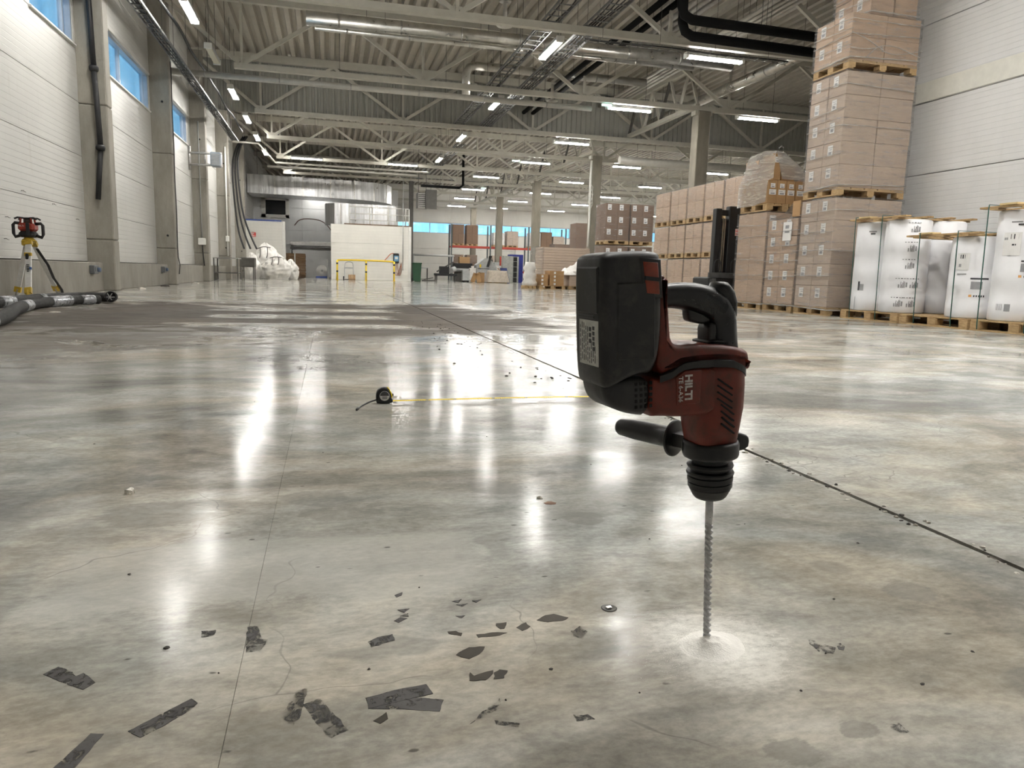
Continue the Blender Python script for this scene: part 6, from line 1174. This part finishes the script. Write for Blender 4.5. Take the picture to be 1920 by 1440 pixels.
MB().path(smooth([(tx - .036, ty - .004, .016), (tx - .06, ty - .02, .012), (tx - .09, ty - .06, .006), (tx - .115, ty - .13, .005)], 3), .0035, 6).build('lanyard', M['tape_case'], o)
MB().path([(tx - .11, ty - .115, .006), (tx - .117, ty - .14, .0055), (tx - .122, ty - .165, .005)], .0055, 8, [.004, .0056, .004]).build('lanyard_end', M['tape_case'], o)
# ------------------------------------------------------------------ tape remnants, blots
def residue(name, col, a0, a1, rough):
    t = NT(name); v = t.pos(); f = t.noise(v, 55, 6, .72, .6); g = t.noise(t.map(v, (1, 1, 1), (3, 1, 0)), 16, 4, .6); t.set(Base_Color=t.ramp(g, .3, .7, tuple(c * .75 for c in col), tuple(c * 1.3 for c in col)), Roughness=rough); t.b.inputs['Specular IOR Level'].default_value = .2
    t.set(Alpha=t.mr(t.math('ADD', f, t.math('MULTIPLY', g, .5)), a0, a1)); MATS[name] = t.m
residue('tape_residue', (.095, .09, .087), .64, .73, .62); residue('worn_residue', (.10, .096, .092), .72, .88, .65); residue('tar', (.05, .042, .03), .48, .54, .5)
RM = {'t': ('tape_residue', 'tape_remnant', 'tape'), 'w': ('worn_residue', 'tape_remnant', 'tape'), 'd': ('tar', 'tar_blot', 'stain')}
rs_ = random.Random(5)
for kd, lb, poly in REMN:
    q = []
    for i in range(len(poly)):
        a, c = Vector(poly[i]), Vector(poly[(i + 1) % len(poly)]); n = max(1, int((c - a).length / .006)); nn = Vector((-(c - a).y, (c - a).x)).normalized()
        for k in range(n):
            p = a.lerp(c, k / n); j = mnoise.noise(Vector((p.x * 90, p.y * 90, 7))) * (.0012 if kd == 't' else .003); q.append((p.x + nn.x * j, p.y + nn.y * j))
    cxp = sum(p[0] for p in q) / len(q); cyp = sum(p[1] for p in q) / len(q)
    tag(MB().prism(q, .0, .0005 + rs_.uniform(0, .0003), lambda a, h, c: (a, c, h)).build(RM[kd][1], M[RM[kd][0]], None, (cxp, cyp, 0)), lb, RM[kd][2], 'tape remnants on the floor' if kd != 'd' else 'tar blots on the floor')
# ------------------------------------------------------------------ small loose things
def lump(name, label, cat, x, y, r, h, mat, seed, group=None, n=7):
    b = MB(); rr = random.Random(seed); vs = [(x + r * math.cos(2 * math.pi * i / n) * rr.uniform(.7, 1.2), y + r * math.sin(2 * math.pi * i / n) * rr.uniform(.6, 1.1), 0) for i in range(n)]
    m_ = [(x + (v[0] - x) * rr.uniform(.7, 1.0), y + (v[1] - y) * rr.uniform(.7, 1.), h * rr.uniform(.4, .75)) for v in vs]; vs += m_ + [(x + rr.uniform(-.2, .2) * r, y + rr.uniform(-.2, .2) * r, h)]
    fs = [(i, (i + 1) % n, n + (i + 1) % n, n + i) for i in range(n)] + [(n + i, n + (i + 1) % n, 2 * n) for i in range(n)] + [tuple(reversed(range(n)))]
    return tag(b.add(vs, fs).build(name, M[mat], None, (x, y, 0)), label, cat, group)
simple('foil_scrap', (.62, .60, .54), .22, .8, .25, 30); simple('crumb_dark', (.05, .043, .036), .8); simple('chip_pale', (.52, .49, .43), .85); simple('rust_brown', (.14, .07, .035), .7)
lump('metal_scrap', 'crumpled shiny metal scrap alone on the left floor', 'scrap', -.471, 1.857, .014, .016, 'foil_scrap', 3)
o = thing('floor_anchor', 'sunken metal anchor in the floor left of the bit', 'anchor', (.4525, 1.062, 0)); ax, ay = .4525, 1.062
MB().lathe([(.013, 0), (.0135, .0008), (.011, .0012), (.010, .0006), (.004, .0004)], 18, (ax, ay, 0)).build('socket', M['dark_steel'], o); MB().rbox(ax - .005, ax + .005, ay - .004, ay + .004, .0006, .003, .001).build('bolt_stub', M['foil_scrap'], o)
lump('metal_chip', 'shiny flake on a rusty spot left of the chuck', 'scrap', .508, 1.66, .008, .006, 'foil_scrap', 8); lump('rust_flake', 'rust-brown flake just below the shiny one', 'scrap', .522, 1.62, .016, .0016, 'rust_brown', 9)
lump('dark_fleck', 'dark drop-shaped fleck in the bright foreground patch', 'crumb', -.232, 1.065, .005, .003, 'crumb_dark', 12)
rc = random.Random(21)
for k in range(60):
    t = rc.random(); y = 3.5 + 4.8 * t ** 1.2; x = 1.30 - abs(rc.gauss(0, .16)) - .02 - (.1 if y > 4.4 else 0)
    lump('floor_crumb', 'small dark crumb scattered beside the floor joint', 'crumb', x, y, rc.uniform(.004, .011), rc.uniform(.003, .009), 'crumb_dark', 100 + k, 'dark crumbs beside the joint', 5)
for k in range(80):
    y = rc.uniform(.95, 2.8); side = rc.choice((-1, -1, 1)); x = (J0 - abs(rc.gauss(.004, .010))) if side < 0 else (J1 + abs(rc.gauss(.004, .010)))
    lump('joint_chip', 'pale concrete chip broken off along the near floor joint' if k % 3 else 'dark sealant crumb broken out of the near floor joint', 'chip', x, y, rc.uniform(.0025, .008), rc.uniform(.0015, .006), 'chip_pale' if k % 3 else 'crumb_dark', 300 + k, 'concrete chips along the joint' if k % 3 else 'sealant crumbs along the joint', 5)
for k, (x, y) in enumerate(((.30, 2.75), (.52, 2.35), (.75, 1.95), (.92, 1.4), (-.02, 2.2), (-.35, 1.35), (.15, 1.2), (.05, .95), (.3, .9), (.72, .86), (.86, 1.02), (.95, .82), (-.15, .98), (.66, 1.35), (1.1, 1.25), (.4, .82), (-.3, 3.1), (-.7, 2.4), (-1.0, 3.6), (1.02, 1.9), (.8, .76), (.22, .84), (.62, .78))):
    lump('floor_crumb', 'tiny dark speck of grit on the open floor', 'crumb', x, y, .0016 + .001 * (k % 3), .002, 'crumb_dark', 500 + k, 'grit specks on the open floor', 5)
for k, (x, y, lb) in enumerate(((-4.0, 17.6, 'pale rubble at the foot of the hose pillar'), (-4.05, 20.2, 'dark rag lying by the plinth between pillars'), (-3.95, 24.0, 'pale rubble past the second pillar'), (-2.9, 8.9, 'flattened pale scrap past the hose'))):
    lump('rubble', lb, 'rubble', x, y, .11 if k < 3 else .06, .045 if k < 3 else .012, 'chip_pale' if k != 1 else 'crumb_dark', 700 + k)
